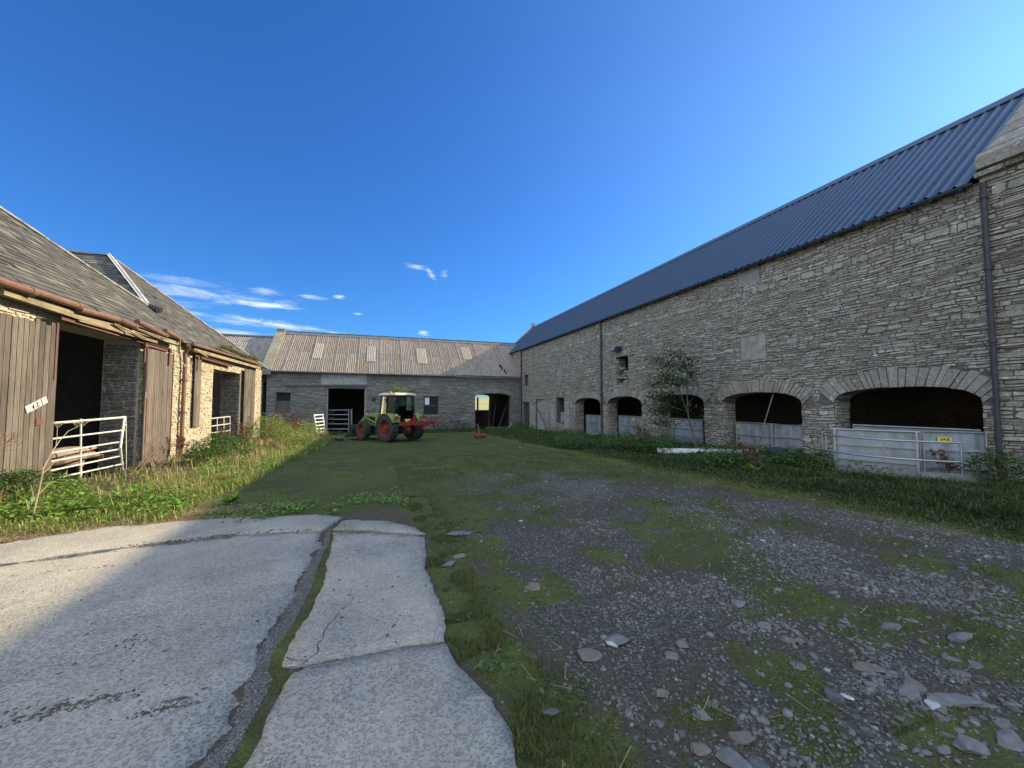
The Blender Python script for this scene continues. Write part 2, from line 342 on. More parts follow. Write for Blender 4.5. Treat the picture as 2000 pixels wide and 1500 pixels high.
def leafm(name, cols, trans=.35, rough=.6):
    def f(N):
        r = N.island(); b = N.ramp(r, [(i/(len(cols)-1), q) for i, q in enumerate(cols)])
        b = N.mix(N.noise(N.co(), 1.5, 3, .6), b, N.mix(.5, b, (.5, .6, .3), 'MULTIPLY'))
        d = N.n('ShaderNodeBsdfPrincipled', {BC: b, RO: rough, SP: .25}).outputs[0]; t = N.n('ShaderNodeBsdfTranslucent', {0: b}).outputs[0]
        return N.n('ShaderNodeMixShader', {0: trans, 1: d, 2: t}).outputs[0]
    return material(name, f)
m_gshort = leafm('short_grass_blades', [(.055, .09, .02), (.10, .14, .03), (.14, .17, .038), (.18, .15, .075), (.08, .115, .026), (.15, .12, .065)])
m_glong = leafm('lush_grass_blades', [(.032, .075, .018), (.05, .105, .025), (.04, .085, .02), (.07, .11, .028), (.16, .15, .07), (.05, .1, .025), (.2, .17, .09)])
m_gverge = leafm('sunny_grass_blades', [(.14, .22, .04), (.2, .29, .06), (.27, .31, .08), (.38, .33, .16), (.16, .24, .045)])  # raised above the other grasses, sunlight put into the colour
m_straw = leafm('dry_straw', [(.3, .22, .11), (.4, .32, .18), (.24, .16, .08)], .15)
m_dock = leafm('dock_leaf', [(.10, .20, .03), (.16, .27, .05), (.22, .32, .07)], .3, .45)
m_nettle = leafm('nettle_leaf', [(.045, .10, .025), (.075, .15, .038), (.11, .18, .045)], .25)
m_deadp = leafm('dead_dock_seed', [(.18, .06, .04), (.24, .09, .055), (.12, .06, .04)], .1)
m_twig = plain('bramble_stem', (.12, .075, .055), .8, scale=8)
m_hog = plain('dry_hogweed_stem', (.28, .23, .14), .8, scale=8)
m_tree = leafm('sapling_leaf', [(.03, .07, .02), (.045, .095, .026), (.06, .12, .034)], .35)
m_bark = plain('sapling_bark', (.10, .085, .07), .9, scale=10)
m_yel = leafm('yellow_green_leaf', [(.16, .22, .04), (.22, .27, .06)], .4)
m_moss = leafm('moss_tuft', [(.10, .13, .02), (.26, .17, .06), (.12, .17, .03)], .2)
m_pig = material('pig_skin', lambda N: {BC: N.mix(N.ramp(N.noise(N.co(), 2.2, 5, .6), [(.4, 0), (.65, 1)]), (.27, .19, .16), (.10, .08, .07)), RO: .7, SP: .3, 'Subsurface Weight': .1})
m_piginner = material('pig_snout_skin', lambda N: {BC: (.45, .24, .2), RO: .6})
def rock_f(N):
    c = N.co(); r = N.island(); n = N.noise(N.mapv(c, (1, 1, 4)), 14, 5, .65)
    b = N.ramp(r, [(0, (.066, .062, .056)), (.35, (.10, .096, .09)), (.7, (.145, .141, .132)), (.9, (.12, .10, .08)), (.98, (.19, .185, .175)), (1, (.32, .32, .3))])
    b = N.mix(N.ramp(n, [(.3, 0), (.75, .6)]), b, (.26, .26, .25))
    return {BC: b, RO: .85, SP: .3, NO: N.bump(n, .5, .006)}
m_rock_ = None; m_rock = material('beach_stone', rock_f)
def rock1(name, col):
    def f(N):
        c = N.co(); n = N.noise(N.mapv(c, (1, 1, 5)), 9, 6, .7)
        return {BC: N.mix(N.ramp(n, [(.3, 0), (.7, 1)]), tuple(x*.65 for x in col), tuple(x*1.3 for x in col)), RO: .85, SP: .3, NO: N.bump(n, .6, .01)}
    return material(name, f)
m_rgrey = rock1('grey_stone', (.15, .15, .148)); m_rbrown = rock1('brown_stone', (.165, .14, .12)); m_rwhite = rock1('pale_stone', (.42, .42, .40)); m_rdark = rock1('dark_stone', (.10, .105, .115))
def conc_f(N):
    c0 = N.co(); c = N.n('ShaderNodeVectorMath', {0: c0, 1: N.n('ShaderNodeVectorMath', {0: N.n('ShaderNodeTexNoise', {'Vector': c0, 'Scale': 60.0, 'Detail': 3.0}).outputs[1], 3: .02}, operation='SCALE').outputs[0]}, operation='ADD').outputs[0]; a = N.vor(c, 64, 'F1', 0); a1 = N.vor(c, 64, 'F1', 1); big = N.vor(N.mapv(c, (1, 1.15, 1)), 36, 'F1', 0); big1 = N.vor(N.mapv(c, (1, 1.15, 1)), 36, 'F1', 1)
    m1 = N.ramp(N.math('MULTIPLY', N.n('ShaderNodeSeparateColor', {0: a1}).outputs[0], 1.0), [(.34, 0), (.42, 1)])
    d1 = N.ramp(a, [(.36, 1), (.58, 0)]); m2 = N.ramp(N.n('ShaderNodeSeparateColor', {0: big1}).outputs[1], [(.62, 0), (.7, 1)]); d2 = N.ramp(big, [(.3, 1), (.52, 0)])
    s = N.math('MAXIMUM', N.math('MULTIPLY', m1, d1), N.math('MULTIPLY', m2, d2))
    base = N.mix(N.ramp(N.noise(c, .9, 6, .65), [(.35, 0), (.65, 1)]), (.29, .278, .245), (.43, .405, .35))
    base = N.mix(N.ramp(N.noise(c, 30, 4, .7), [(.35, .45), (.65, 0)]), base, (.2, .2, .19))
    ag = N.mix(N.n('ShaderNodeSeparateColor', {0: a1}).outputs[2], (.055, .055, .06), (.16, .15, .14))
    col = N.mix(N.math('MULTIPLY', s, .78), base, ag)
    wear = N.ramp(N.noise(c, 1.7, 6, .7), [(.38, 0), (.62, 1)]); col = N.mix(N.math('MULTIPLY', wear, .3), col, base); col = N.mix(N.ramp(N.noise(N.mapv(c, (1.1, .45, 1), rot=(0, 0, .25)), 1.6, 7, .72), [(.5, 0), (.72, .55)]), col, (.20, .175, .14))
    col = N.mix(N.ramp(N.noise(c, 4.4, 7, .78), [(.58, 0), (.70, .7)]), col, (.12, .108, .09)); col = N.mix(N.ramp(N.noise(c, .45, 5, .6), [(.42, 0), (.62, .5)]), col, (.42, .385, .315)); col = N.mix(N.ramp(N.noise(c, 95, 3, .7), [(.52, 0), (.66, .6)]), col, (.14, .14, .14))
    h = N.math('ADD', N.math('MULTIPLY', s, -.6), N.noise(c, 40, 4, .7)); h = N.math('ADD', h, N.math('MULTIPLY', N.noise(c, 3, 4, .6), 2.0))
    return {BC: col, RO: .88, SP: .3, NO: N.bump(h, .7, .007)}
m_conc = material('worn_concrete', conc_f)
def ground_f(N):
    c = N.co(); g = N.n('ShaderNodeAttribute', attribute_name='grass').outputs['Fac']; d = N.n('ShaderNodeAttribute', attribute_name='dirt').outputs['Fac']; fl = N.n('ShaderNodeAttribute', attribute_name='field').outputs['Fac']
    v = N.vor(c, 62, 'F1', 0); v1 = N.n('ShaderNodeSeparateColor', {0: N.vor(c, 62, 'F1', 1)}).outputs[0]; w = N.vor(c, 26, 'F1', 0); w1 = N.n('ShaderNodeSeparateColor', {0: N.vor(c, 26, 'F1', 1)}).outputs[0]
    gr = N.ramp(v1, [(0, (.045, .041, .034)), (.45, (.082, .076, .065)), (.8, (.122, .115, .10)), (.96, (.13, .115, .095)), (1, (.24, .235, .22))])
    g2 = N.ramp(w1, [(0, (.08, .075, .066)), (.6, (.135, .128, .114)), (1, (.2, .2, .2))]); gr = N.mix(N.math('MULTIPLY', N.ramp(w1, [(.55, 0), (.6, 1)]), N.ramp(w, [(.35, 1), (.45, 0)])), gr, g2)
    fine = N.noise(c, 45, 5, .75); gr = N.mix(N.ramp(fine, [(.4, .75), (.62, 0)]), gr, (.055, .05, .042))
    soil = N.mix(fine, (.052, .04, .028), (.11, .088, .062)); gr = N.mix(d, gr, soil)
    hi = N.noise(c, 9, 6, .75); lo = N.noise(c, 1.3, 5, .65)
    ms = N.mix(N.ramp(lo, [(.35, 0), (.65, 1)]), (.075, .115, .022), (.14, .185, .036)); ms = N.mix(N.ramp(hi, [(.40, 0), (.66, .8)]), ms, (.12, .105, .05)); ms = N.mix(N.ramp(N.noise(c, 3.4, 6, .8), [(.48, 0), (.62, .75)]), ms, (.095, .08, .045)); ms = N.mix(N.ramp(N.noise(c, .55, 6, .7), [(.46, 0), (.6, .6)]), ms, (.05, .06, .028))
    ms = N.mix(N.ramp(fine, [(.4, .7), (.65, 0)]), ms, (.05, .055, .02))
    gg = N.math('ADD', g, N.math('MULTIPLY', N.math('SUBTRACT', N.noise(c, 16, 5, .8), .5), .9)); gf = N.ramp(gg, [(.38, 0), (.62, 1)])
    col = N.mix(gf, gr, ms)
    ye = N.n('ShaderNodeAttribute', attribute_name='yellow').outputs['Fac']; col = N.mix(N.math('MULTIPLY', ye, N.ramp(N.noise(c, 7, 6, .75), [(.35, .2), (.6, 1)])), col, N.mix(hi, (.10, .105, .018), (.20, .18, .035)))
    fcol = N.mix(N.ramp(N.noise(N.mapv(c, (.02, .05, 1)), 1, 4, .6), [(.4, 0), (.6, 1)]), (.20, .23, .09), (.34, .29, .15)); col = N.mix(fl, col, fcol)
    h = N.math('ADD', N.math('MULTIPLY', v, -1.0), N.math('MULTIPLY', fine, 1.2)); h = N.math('ADD', h, N.math('MULTIPLY', hi, 1.5))
    return {BC: col, RO: .95, SP: .2, NO: N.bump(h, .8, .012)}
m_ground = material('yard_ground', ground_f)

# ---------------------------------------------------------------- rubble walls
class Plane:
    def __init__(s, O, U, Nn): s.O = Vector(O); s.U = Vector(U); s.N = Vector(Nn)
    def p(s, u, z, n=0.0): q = s.O+s.U*u+s.N*n; return (q.x, q.y, z)
def arch_top(o):
    um = (o['u0']+o['u1'])/2; hw = (o['u1']-o['u0'])/2; sp = o['z1']-o['rise']; e = o.get('e', 2.5)
    def f(u, grow=0.0):
        s_ = min(1, abs(u-um)/(hw+grow)); return sp+(o['rise']+grow)*max(0, 1-s_**e)**(1/e)
    return f
def top_of(o): return arch_top(o) if o.get('rise') else (lambda u, grow=0.0: o['z1'])
def shell(mb, P, u0, u1, zb, zt, ops, t, mi, bk=None):
    bk = mi if bk is None else bk
    xs = {u0, u1}
    for o in ops:
        n = 16 if o.get('rise') else 1
        for i in range(n+1): xs.add(round(o['u0']+(o['u1']-o['u0'])*(0.5-0.5*math.cos(math.pi*i/n)), 5))
    k = u0
    while k < u1: xs.add(round(k, 5)); k += 1.5
    xs = sorted(x for x in xs if u0-1e-6 <= x <= u1+1e-6)
    for a, b in zip(xs[:-1], xs[1:]):
        if b-a < 1e-4: continue
        m = (a+b)/2; cov = sorted([o for o in ops if o['u0'] < m < o['u1']], key=lambda o: o['z0'])
        lo = (zb(a), zb(b)); spans = []
        for o in cov:
            f = top_of(o)
            if o['z0'] > max(lo)+.02: spans.append((lo, (o['z0'], o['z0']))); mb.add([P.p(a, o['z0']), P.p(b, o['z0']), P.p(b, o['z0'], -t), P.p(a, o['z0'], -t)], [(0, 1, 2, 3)], mi)
            lo = (f(a), f(b)); mb.add([P.p(a, lo[0]), P.p(b, lo[1]), P.p(b, lo[1], -t), P.p(a, lo[0], -t)], [(3, 2, 1, 0)], mi)
        spans.append((lo, (zt(a), zt(b))))
        for (p, q), (r, s_) in spans:
            for n in (0, -t): mb.add([P.p(a, p, n), P.p(b, q, n), P.p(b, s_, n), P.p(a, r, n)], [(0, 1, 2, 3)], bk if n else mi)
        mb.add([P.p(a, zt(a)), P.p(b, zt(b)), P.p(b, zt(b), -t), P.p(a, zt(a), -t)], [(0, 1, 2, 3)], mi)
    for o in ops:
        f = top_of(o)
        for u in (o['u0'], o['u1']):
            z0 = max(o['z0'], zb(u)); mb.add([P.p(u, z0), P.p(u, f(u)), P.p(u, f(u), -t), P.p(u, z0, -t)], [(0, 1, 2, 3)], mi)
    for u in (u0, u1): mb.add([P.p(u, zb(u)), P.p(u, zt(u)), P.p(u, zt(u), -t), P.p(u, zb(u), -t)], [(0, 1, 2, 3)], mi)
def one_stone(mb, P, a, b, z0, z1, rng, relief, wob, mi, gap):
    a += gap*rng.random(); b -= gap*rng.random()*1.2; z0 += gap*.5*rng.random(); z1 -= gap*rng.random()
    if b-a < .025 or z1-z0 < .012: return
    h = z1-z0; cut = min((b-a)*.3, h*.55)*rng.random(); c2 = min((b-a)*.3, h*.5)*rng.random(); m = rng.uniform(.3, .7); mm = rng.uniform(.3, .7); j = h*.16
    pts = [(a, z0+c2*.5), (a+c2, z0), (a+(b-a)*m, z0+rng.uniform(-j, j)), (b-cut, z0), (b, z0+cut*.5), (b-rng.random()*cut*.4, z1-c2*.4), (b-c2, z1), (a+(b-a)*mm, z1+rng.uniform(-j, j)), (a+cut, z1), (a, z1-cut*.4)]
    d = relief*rng.uniform(.15, 1.0); tl = relief*rng.uniform(-.35, .35); tz = relief*rng.uniform(-.3, .3); ins = min(.010, h*.16); cu = (a+b)/2; cz = (z0+z1)/2
    bk = [P.p(u, z+wob(u, z), -.012) for u, z in pts]; fr = []
    for u, z in pts:
        uu = u+(ins if u < cu else -ins); zz = z+(ins if z < cz else -ins)
        fr.append(P.p(uu, zz+wob(u, z), d+tl*(u-cu)/(b-a)*2+tz*(z-cz)/h*2))
    n = len(pts); mb.add(bk+fr, [(i, (i+1) % n, (i+1) % n+n, i+n) for i in range(n)]+[tuple(range(n, 2*n))], mi)
def rubble(mb, P, u0, u1, zb, zt, holes, rng, ch=(.045, .12), sl=(.16, .62), relief=.03, mi=1, gap=.012, amp=.05):
    z = min(zb(u0), zb(u1)); ztop = max(zt(u0), zt(u1), zt((u0+u1)/2)); sd_ = rng.random()*50
    wob = lambda u, zz: amp*(mnoise.noise(Vector((u*.22, zz*.4, sd_)))+.5*mnoise.noise(Vector((u*1.3, zz*1.2, sd_+9)))+.22*mnoise.noise(Vector((u*4.5, zz*3, sd_+3))))
    while z < ztop:
        h = rng.uniform(*ch)*(1.25 if rng.random() < .15 else 1)*(1.5 if rng.random() < .07 else 1); u = u0-rng.random()*.3
        while u < u1:
            L = rng.uniform(*sl)*(.6 if rng.random() < .3 else 1); segs = [(max(u, u0), min(u+L, u1))]; zc = z+h/2
            for hf in holes:
                iv = hf(zc)
                if iv is None: continue
                ns = []
                for a, b in segs:
                    if iv[1] <= a or iv[0] >= b: ns.append((a, b)); continue
                    if iv[0] > a: ns.append((a, iv[0]))
                    if iv[1] < b: ns.append((iv[1], b))
                segs = ns
            for a, b in segs:
                if b-a < .03: continue
                uc = (a+b)/2
                if zc < zb(uc) or z+h > zt(uc)+.02: continue
                if h > .085 and rng.random() < .35:
                    q = z+h*rng.uniform(.4, .6); one_stone(mb, P, a, b, z, q, rng, relief, wob, mi, gap); one_stone(mb, P, a, b, q, z+h, rng, relief, wob, mi, gap)
                else: one_stone(mb, P, a, b, z, z+h, rng, relief, wob, mi, gap)
            u += L
        z += h
def hole_fn(o, vl=.45, jit=.03, rng=random):
    """interval at height z kept clear of rubble (arches also keep clear of their ring)"""
    f = top_of(o); u0, u1 = o['u0'], o['u1']; um = (u0+u1)/2; sp = o['z1']-o.get('rise', 0)
    def g(z):
        if not o.get('rise'):
            return (u0-rng.uniform(0, jit), u1+rng.uniform(0, jit)) if o['z0'] < z < o['z1'] else None
        if z < sp-.05: return (u0-rng.uniform(-jit, jit)*.4, u1+rng.uniform(-jit, jit)*.4) if z > o['z0'] else None
        if z > o['z1']+vl*.93: return None
        hw = (u1-u0)/2; s_ = (z-sp)/(o['rise']+vl)
        if s_ < 0: s_ = 0
        e = o.get('e', 2.5); x = (hw+vl*.8)*max(0, 1-s_**e)**(1/e); return (um-x, um+x)
    return g
def voussoirs(mb, P, o, rng, vl=.45, relief=.045, w=(.08, .17), t=.6, mi=0):
    f = arch_top(o); u0, u1 = o['u0'], o['u1']; um = (u0+u1)/2; hw = (u1-u0)/2; N = 400; pts = []
    for i in range(N+1):
        th = math.pi*(1-i/N); e = o.get('e', 2.5); c = math.cos(th); s_ = math.sin(th)
        pts.append((um+hw*math.copysign(abs(c)**(2/e), c), o['z1']-o['rise']+o['rise']*abs(s_)**(2/e)))
    L = [0]
    for a, b in zip(pts[:-1], pts[1:]): L.append(L[-1]+math.hypot(b[0]-a[0], b[1]-a[1]))
    cz = o['z1']-hw*1.15
    def at(l):
        i = min(max(np.searchsorted(L, l)-1, 0), N-1); k = (l-L[i])/max(1e-6, L[i+1]-L[i]); p = pts[i]; q = pts[i+1]
        x = p[0]+(q[0]-p[0])*k; z = p[1]+(q[1]-p[1])*k; dx = x-um; dz = z-cz; r = math.hypot(dx, dz); return x, z, dx/r, dz/r
    l = 0
    while l < L[-1]-.03:
        wd = min(rng.uniform(*w), L[-1]-l); x0, z0, dx0, dz0 = at(l+.006); x1, z1, dx1, dz1 = at(l+wd-.006); ln = vl*rng.uniform(.82, 1.08); n = relief*rng.uniform(.3, 1.0); ins = .012
        pr = [(x0, z0-.0+rng.uniform(-.02, .005)), (x1, z1+rng.uniform(-.02, .005)), (x1+dx1*ln, z1+dz1*ln), (x0+dx0*ln, z0+dz0*ln*rng.uniform(.95, 1.03))]
        cx = sum(q[0] for q in pr)/4; czz = sum(q[1] for q in pr)/4
        bk = [P.p(a, b, -t if i < 2 else -.02) for i, (a, b) in enumerate(pr)]; fr = [P.p(a+(cx-a)*.08, b+(czz-b)*.03, n) for a, b in pr]
        mb.add(bk+fr, [(0, 1, 5, 4), (1, 2, 6, 5), (2, 3, 7, 6), (3, 0, 4, 7), (4, 5, 6, 7), (3, 2, 1, 0)], mi); l += wd
def opX(x0, x1, y0, y1, X, **k):
    a = onX(x0, (y0+y1)/2, X); b = onX(x1, (y0+y1)/2, X); t = onX((x0+x1)/2, y0, X); q = onX((x0+x1)/2, y1, X)
    return dict(u0=min(a.y, b.y), u1=max(a.y, b.y), z0=q.z, z1=t.z, **k)
def opY(x0, x1, y0, y1, Y, **k):
    a = onY(x0, (y0+y1)/2, Y); b = onY(x1, (y0+y1)/2, Y); t = onY((x0+x1)/2, y0, Y); q = onY((x0+x1)/2, y1, Y)
    return dict(u0=min(a.x, b.x), u1=max(a.x, b.x), z0=q.z, z1=t.z, **k)
def slab_panel(name, P, o, mat, parent, d0=-.05, d1=.02, inset=0.0, bevel=0, label=None):
    mb = MB(); a, b = o['u0']+inset, o['u1']-inset; z0, z1 = o['z0']+inset, o['z1']-inset
    vs = [P.p(a, z0, d0), P.p(b, z0, d0), P.p(b, z1, d0), P.p(a, z1, d0)]+[P.p(a, z0, d1), P.p(b, z0, d1), P.p(b, z1, d1), P.p(a, z1, d1)]
    mb.add(vs, [(3, 2, 1, 0), (4, 5, 6, 7), (0, 1, 5, 4), (1, 2, 6, 5), (2, 3, 7, 6), (3, 0, 4, 7)]); ob = mb.build(name, mat, parent, bevel=bevel)
    if label: ob['label'] = label
    return ob
def frame_boxes(mb, P, o, w=.06, d0=-.12, d1=-.06, bars_z=(), bars_u=()):
    u0, u1, z0, z1 = o['u0'], o['u1'], o['z0'], o['z1']
    def b(a, c, e, g):
        vs = [P.p(a, e, d0), P.p(c, e, d0), P.p(c, g, d0), P.p(a, g, d0)]+[P.p(a, e, d1), P.p(c, e, d1), P.p(c, g, d1), P.p(a, g, d1)]
        mb.add(vs, [(3, 2, 1, 0), (4, 5, 6, 7), (0, 1, 5, 4), (1, 2, 6, 5), (2, 3, 7, 6), (3, 0, 4, 7)])
    b(u0, u0+w, z0, z1); b(u1-w, u1, z0, z1); b(u0+w, u1-w, z0, z0+w); b(u0+w, u1-w, z1-w, z1)
    for k in bars_z: zz = z0+(z1-z0)*k; b(u0+w, u1-w, zz-w/2, zz+w/2)
    for k in bars_u: uu = u0+(u1-u0)*k; b(uu-w/3, uu+w/3, z0+w, z1-w)
# ================================================================ STRUCTURE
rng = random.Random(7)
XR = 12.7; XL = -6.85; YF = 34.0
# ---------------------------------------------------------------- long barn on the right
barn = thing('long_barn', 'long two-storey grey flagstone barn with blue-grey metal roof and row of arches', 'barn', (XR, 22, gz(22)))
PR = Plane((XR, 0, 0), (0, 1, 0), (-1, 0, 0))
zbR = lambda u: gz(u)-.35
ZR = 6.5
arches = [opX(1632, 1921, 755, 900, XR, rise=.42, e=2.6), opX(1412, 1567, 766, 890, XR, rise=.42, e=2.5), opX(1288, 1376, 770, 880, XR, rise=.42, e=2.5),
          opX(1187, 1254, 774, 860, XR, rise=.45, e=2.4), opX(1124, 1173, 777, 850, XR, rise=.42, e=2.4)]
for o in arches: o['z0'] = -3
slot = opX(1087, 1102, 777, 826, XR); gdoor = opX(1047, 1062, 780, 835, XR); door = opX(1022, 1034, 786, 838, XR); uwin = opX(1204, 1227, 696, 749, XR)
slit = opX(1025, 1031, 731, 753, XR); door['z0'] = -3; gdoor['z0'] = gz(30)+.1
bw1 = opX(1448, 1495, 652, 703, XR); bw2 = opX(1088, 1098, 717, 745, XR); vent1 = opX(1441, 1484, 524, 556, XR); vent2 = opX(1085, 1095, 658, 672, XR); vent3 = opX(1203, 1218, 613, 632, XR)
ops = arches+[slot, gdoor, door, uwin, slit]
mb = MB(); ztR = lambda u: ZR
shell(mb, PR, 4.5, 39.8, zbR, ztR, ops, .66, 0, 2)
holes = [hole_fn(o, rng=rng, vl=.52 if i == 0 else .45) for i, o in enumerate(arches)]+[hole_fn(o, rng=rng) for o in (slot, gdoor, door, uwin, slit)]+[hole_fn(o, jit=.06, rng=rng) for o in (bw1, bw2, vent1, vent2, vent3)]
rubble(mb, PR, 4.5, 36, zbR, lambda u: ZR-.05+.06*math.sin(u*5), holes, rng, ch=(.035, .105), sl=(.09, .46), relief=.034, amp=.09, gap=.009)
mb.bx(XR+.02, 20.3, 39.1, 39.8, -1.5, ZR, 0)
mb.add([(XR+.02, 39.8, ZR), (20.3, 39.8, ZR), (16.5, 39.8, 10.0)]+[(XR+.02, 39.3, ZR), (20.3, 39.3, ZR), (16.5, 39.3, 10.0)], [(0, 1, 2), (5, 4, 3), (0, 2, 5, 3), (1, 4, 5, 2)], 0)
mb.bx(19.65, 20.3, 4.5, 39.1, -1.5, ZR, 0)
barn_wall = mb.build('wall', [m_moR, m_stR, m_dark], barn)
# jamb stones lining the left-hand reveals of the arches
for i, o in enumerate(arches):
    mb = MB(); voussoirs(mb, PR, o, rng, vl=.52 if i == 0 else .45, t=.62, w=(.09, .2) if i == 0 else (.08, .16)); a = mb.build('arch', m_vou, barn)
    mb = MB(); Pj = Plane((XR, o['u1'], 0), (1, 0, 0), (0, -1, 0)); zz = o['z1']-o['rise']*.55
    rubble(mb, Pj, .0, .64, lambda u: gz(o['u1'])-.3, lambda u, zz=zz: zz, [], rng, ch=(.09, .2), sl=(.2, .5), relief=.03, mi=0)
    mb.build('jamb', m_stR, barn)
mb = MB(); rubble(mb, PR, bw1['u0'], bw1['u1'], lambda u: bw1['z0'], lambda u: bw1['z1'], [], rng, ch=(.26, .36), sl=(.35, .6), relief=.012, mi=0, gap=.02); mb.prism([PR.p(bw1['u0']-.03, bw1['z0'], .006), PR.p(bw1['u1']+.03, bw1['z0'], .006), PR.p(bw1['u1']+.02, bw1['z1'], .006), PR.p(bw1['u0']-.02, bw1['z1'], .006)], (.05, 0, 0))
mb.build('blocked_window', m_blk2, barn)['label'] = 'blocked window of pale blocks above the second large arch'
slab_panel('blocked_window', PR, bw2, m_block, barn)
for o in (vent1, vent2, vent3): slab_panel('boarded_vent', PR, o, m_block, barn, -.1, .012)
slab_panel('blocked_doorway', PR, gdoor, m_lime, barn, -.3, -.12)
mb = MB()   # limewash left round the far ground-floor openings
for (x0, x1, y0, y1) in [(1036, 1046, 788, 832), (1064, 1072, 786, 834), (1075, 1086, 790, 830), (1103, 1114, 784, 832)]:
    q = opX(x0, x1, y0, y1, XR); mb = MB(); mb.bx(XR-.05, XR, q['u0']+.12, q['u1']-.12, q['z0']-.2, q['z1']); mb.build('limewashed_jamb', m_lime, barn)
slab_panel('door', PR, dict(door, z0=gz(31)-.1), m_woodn, barn, -.25, -.18)
mb = MB(); frame_boxes(mb, PR, dict(door, z0=gz(31)-.1), .09, -.18, -.1); mb.build('door_frame', m_oldtim, barn)
mb = MB(); frame_boxes(mb, PR, dict(slot), .07, -.3, -.22); mb.build('window_frame', m_oldtim, barn)
q = dict(slot); q['z1'] = q['z0']+.8; slab_panel('board', PR, q, m_lime, barn, -.34, -.31)
mb = MB(); q = uwin; Pj = Plane((XR, q['u1'], 0), (1, 0, 0), (0, -1, 0)); rubble(mb, Pj, .0, .6, lambda u: q['z0'], lambda u: q['z1'], [], rng, ch=(.08, .2), sl=(.2, .5), relief=.05, mi=0)
for k in range(26): u = rng.uniform(q['u0'], q['u1']); zq = q['z0']+rng.uniform(0, .85); mb.box((XR+rng.uniform(.1, .5), u, zq), (.14, .14, .05), Matrix.Rotation(rng.random(), 3, 'Z'))
mb.build('broken_stonework', m_vou, barn)
mb = MB(); mb.bx(XR-.03, XR+.2, uwin['u0']-.15, uwin['u1']+.15, uwin['z1'], uwin['z1']+.14); mb.build('lintel', m_cop, barn)
mb = MB(); mb.bx(XR+.6, 19.7, 4.5, 39, 2.75, 2.85); mb.build('upper_floor', m_woodn, barn)
# metal roof
TPR = (10.03-6.52)/(16.5-12.52)
def metal_roof(y0, y1):
    per = .25; ys = []; hs = []; y = y0
    while y < y1:
        ys += [y, y+.165, y+.187, y+.226]; hs += [0, 0, .034, .034]; y += per
    ys = np.array(ys); hs = np.array(hs); nx = 7; parts = []
    nrm = np.array([-TPR, 0, 1])/math.hypot(TPR, 1)
    for sgn in (1, -1):
        V = []
        for i in range(nx):
            t = i/(nx-1); x = 12.5+(16.5-12.5)*t; z = 6.5+(x-12.5)*TPR
            if sgn < 0: x = 33-x
            n = nrm*[sgn, 1, 1]; V.append(np.stack([x+n[0]*hs, ys, z+n[2]*hs], 1))
        V = np.concatenate(V); n_ = len(ys); F = []
        a = np.arange(n_-1)
        for i in range(nx-1): F.append(np.stack([i*n_+a, i*n_+a+1, (i+1)*n_+a+1, (i+1)*n_+a], 1))
        parts.append((V, [np.concatenate(F)]))
    bv = []  # fixing bolts on the ribs
    for k, yy in enumerate(np.arange(y0+.206, y1, .5)):
        for j, x in enumerate((13.0, 14.2, 15.4)):
            xx = x+(k % 2)*.0; c = np.array([xx, yy+(j % 2)*.25, 6.5+(xx-12.5)*TPR])+nrm*.042; bv.append(c)
    bv = np.array(bv); cube = np.array([[x, y, z] for z in (-1, 1) for y in (-1, 1) for x in (-1, 1)], float)
    CF = np.array([[0, 1, 3, 2], [4, 6, 7, 5], [0, 4, 5, 1], [2, 3, 7, 6], [0, 2, 6, 4], [1, 5, 7, 3]])
    V, F = scatter(cube, CF, bv, rots(np.zeros(len(bv)), np.zeros(len(bv)), np.zeros(len(bv))), np.full((len(bv), 3), .014)); parts.append((V, [F]))
    return join(parts)
V, F = metal_roof(4.62, 39.75); roof = np_mesh('roof', V, F, m_metalroof, barn)
mb = MB(); y0, y1 = 4.62, 39.75
for s in (-1, 1): mb.add([(16.5, y0, 10.13), (16.5, y1, 10.13), (16.5+s*.27, y1, 10.12-.27*TPR), (16.5+s*.27, y0, 10.12-.27*TPR), (16.5, y0, 10.10), (16.5, y1, 10.10), (16.5+s*.27, y1, 10.08-.27*TPR), (16.5+s*.27, y0, 10.08-.27*TPR)],
    [(0, 1, 2, 3), (7, 6, 5, 4), (0, 3, 7, 4), (1, 5, 6, 2), (2, 6, 7, 3)])
mb.build('ridge_cap', m_ridgem, roof, True)
mb = MB(); mb.tube([(12.5, 4.55, 6.44), (12.5, 33.6, 6.44)], .05, 8)
for k in range(58): mb.bx(12.44, 12.66, 4.7+k*.5, 4.74+k*.5, 6.37, 6.41)
mb.build('gutter', m_navy, barn)
mb = MB()    # far gable skew, pale coping running up the end of the roof
for s in (-1, 1): mb.add([(16.5+s*4.1, 39.75, 6.45), (16.5, 39.75, 10.22), (16.5, 40.15, 10.22), (16.5+s*4.1, 40.15, 6.45), (16.5+s*4.1, 39.75, 6.2), (16.5, 39.75, 9.9), (16.5, 40.15, 9.9), (16.5+s*4.1, 40.15, 6.2)],
    [(0, 1, 2, 3), (7, 6, 5, 4), (0, 4, 5, 1), (3, 2, 6, 7), (0, 3, 7, 4)])
mb.bx(16.3, 16.7, 39.75, 40.15, 10.0, 10.5); mb.build('skew_coping', m_lime, barn)
def dpipe(parent, pts, r, mat, brackets=(), name='downpipe'):
    mb = MB(); mb.tube(pts, r, 10)
    for b in brackets: mb.tube([(b[0], b[1], b[2]-.04), (b[0], b[1], b[2]+.04)], r*1.45, 10)
    return mb.build(name, mat, parent, smooth=False)
q = onX(1174, 740, XR-.1).y
dpipe(barn, [(XR-.1, q, 6.4), (XR-.1, q, -.9)], .055, m_dpipe, [(XR-.1, q, z) for z in (5.6, 3.8, 2.0, .2)])
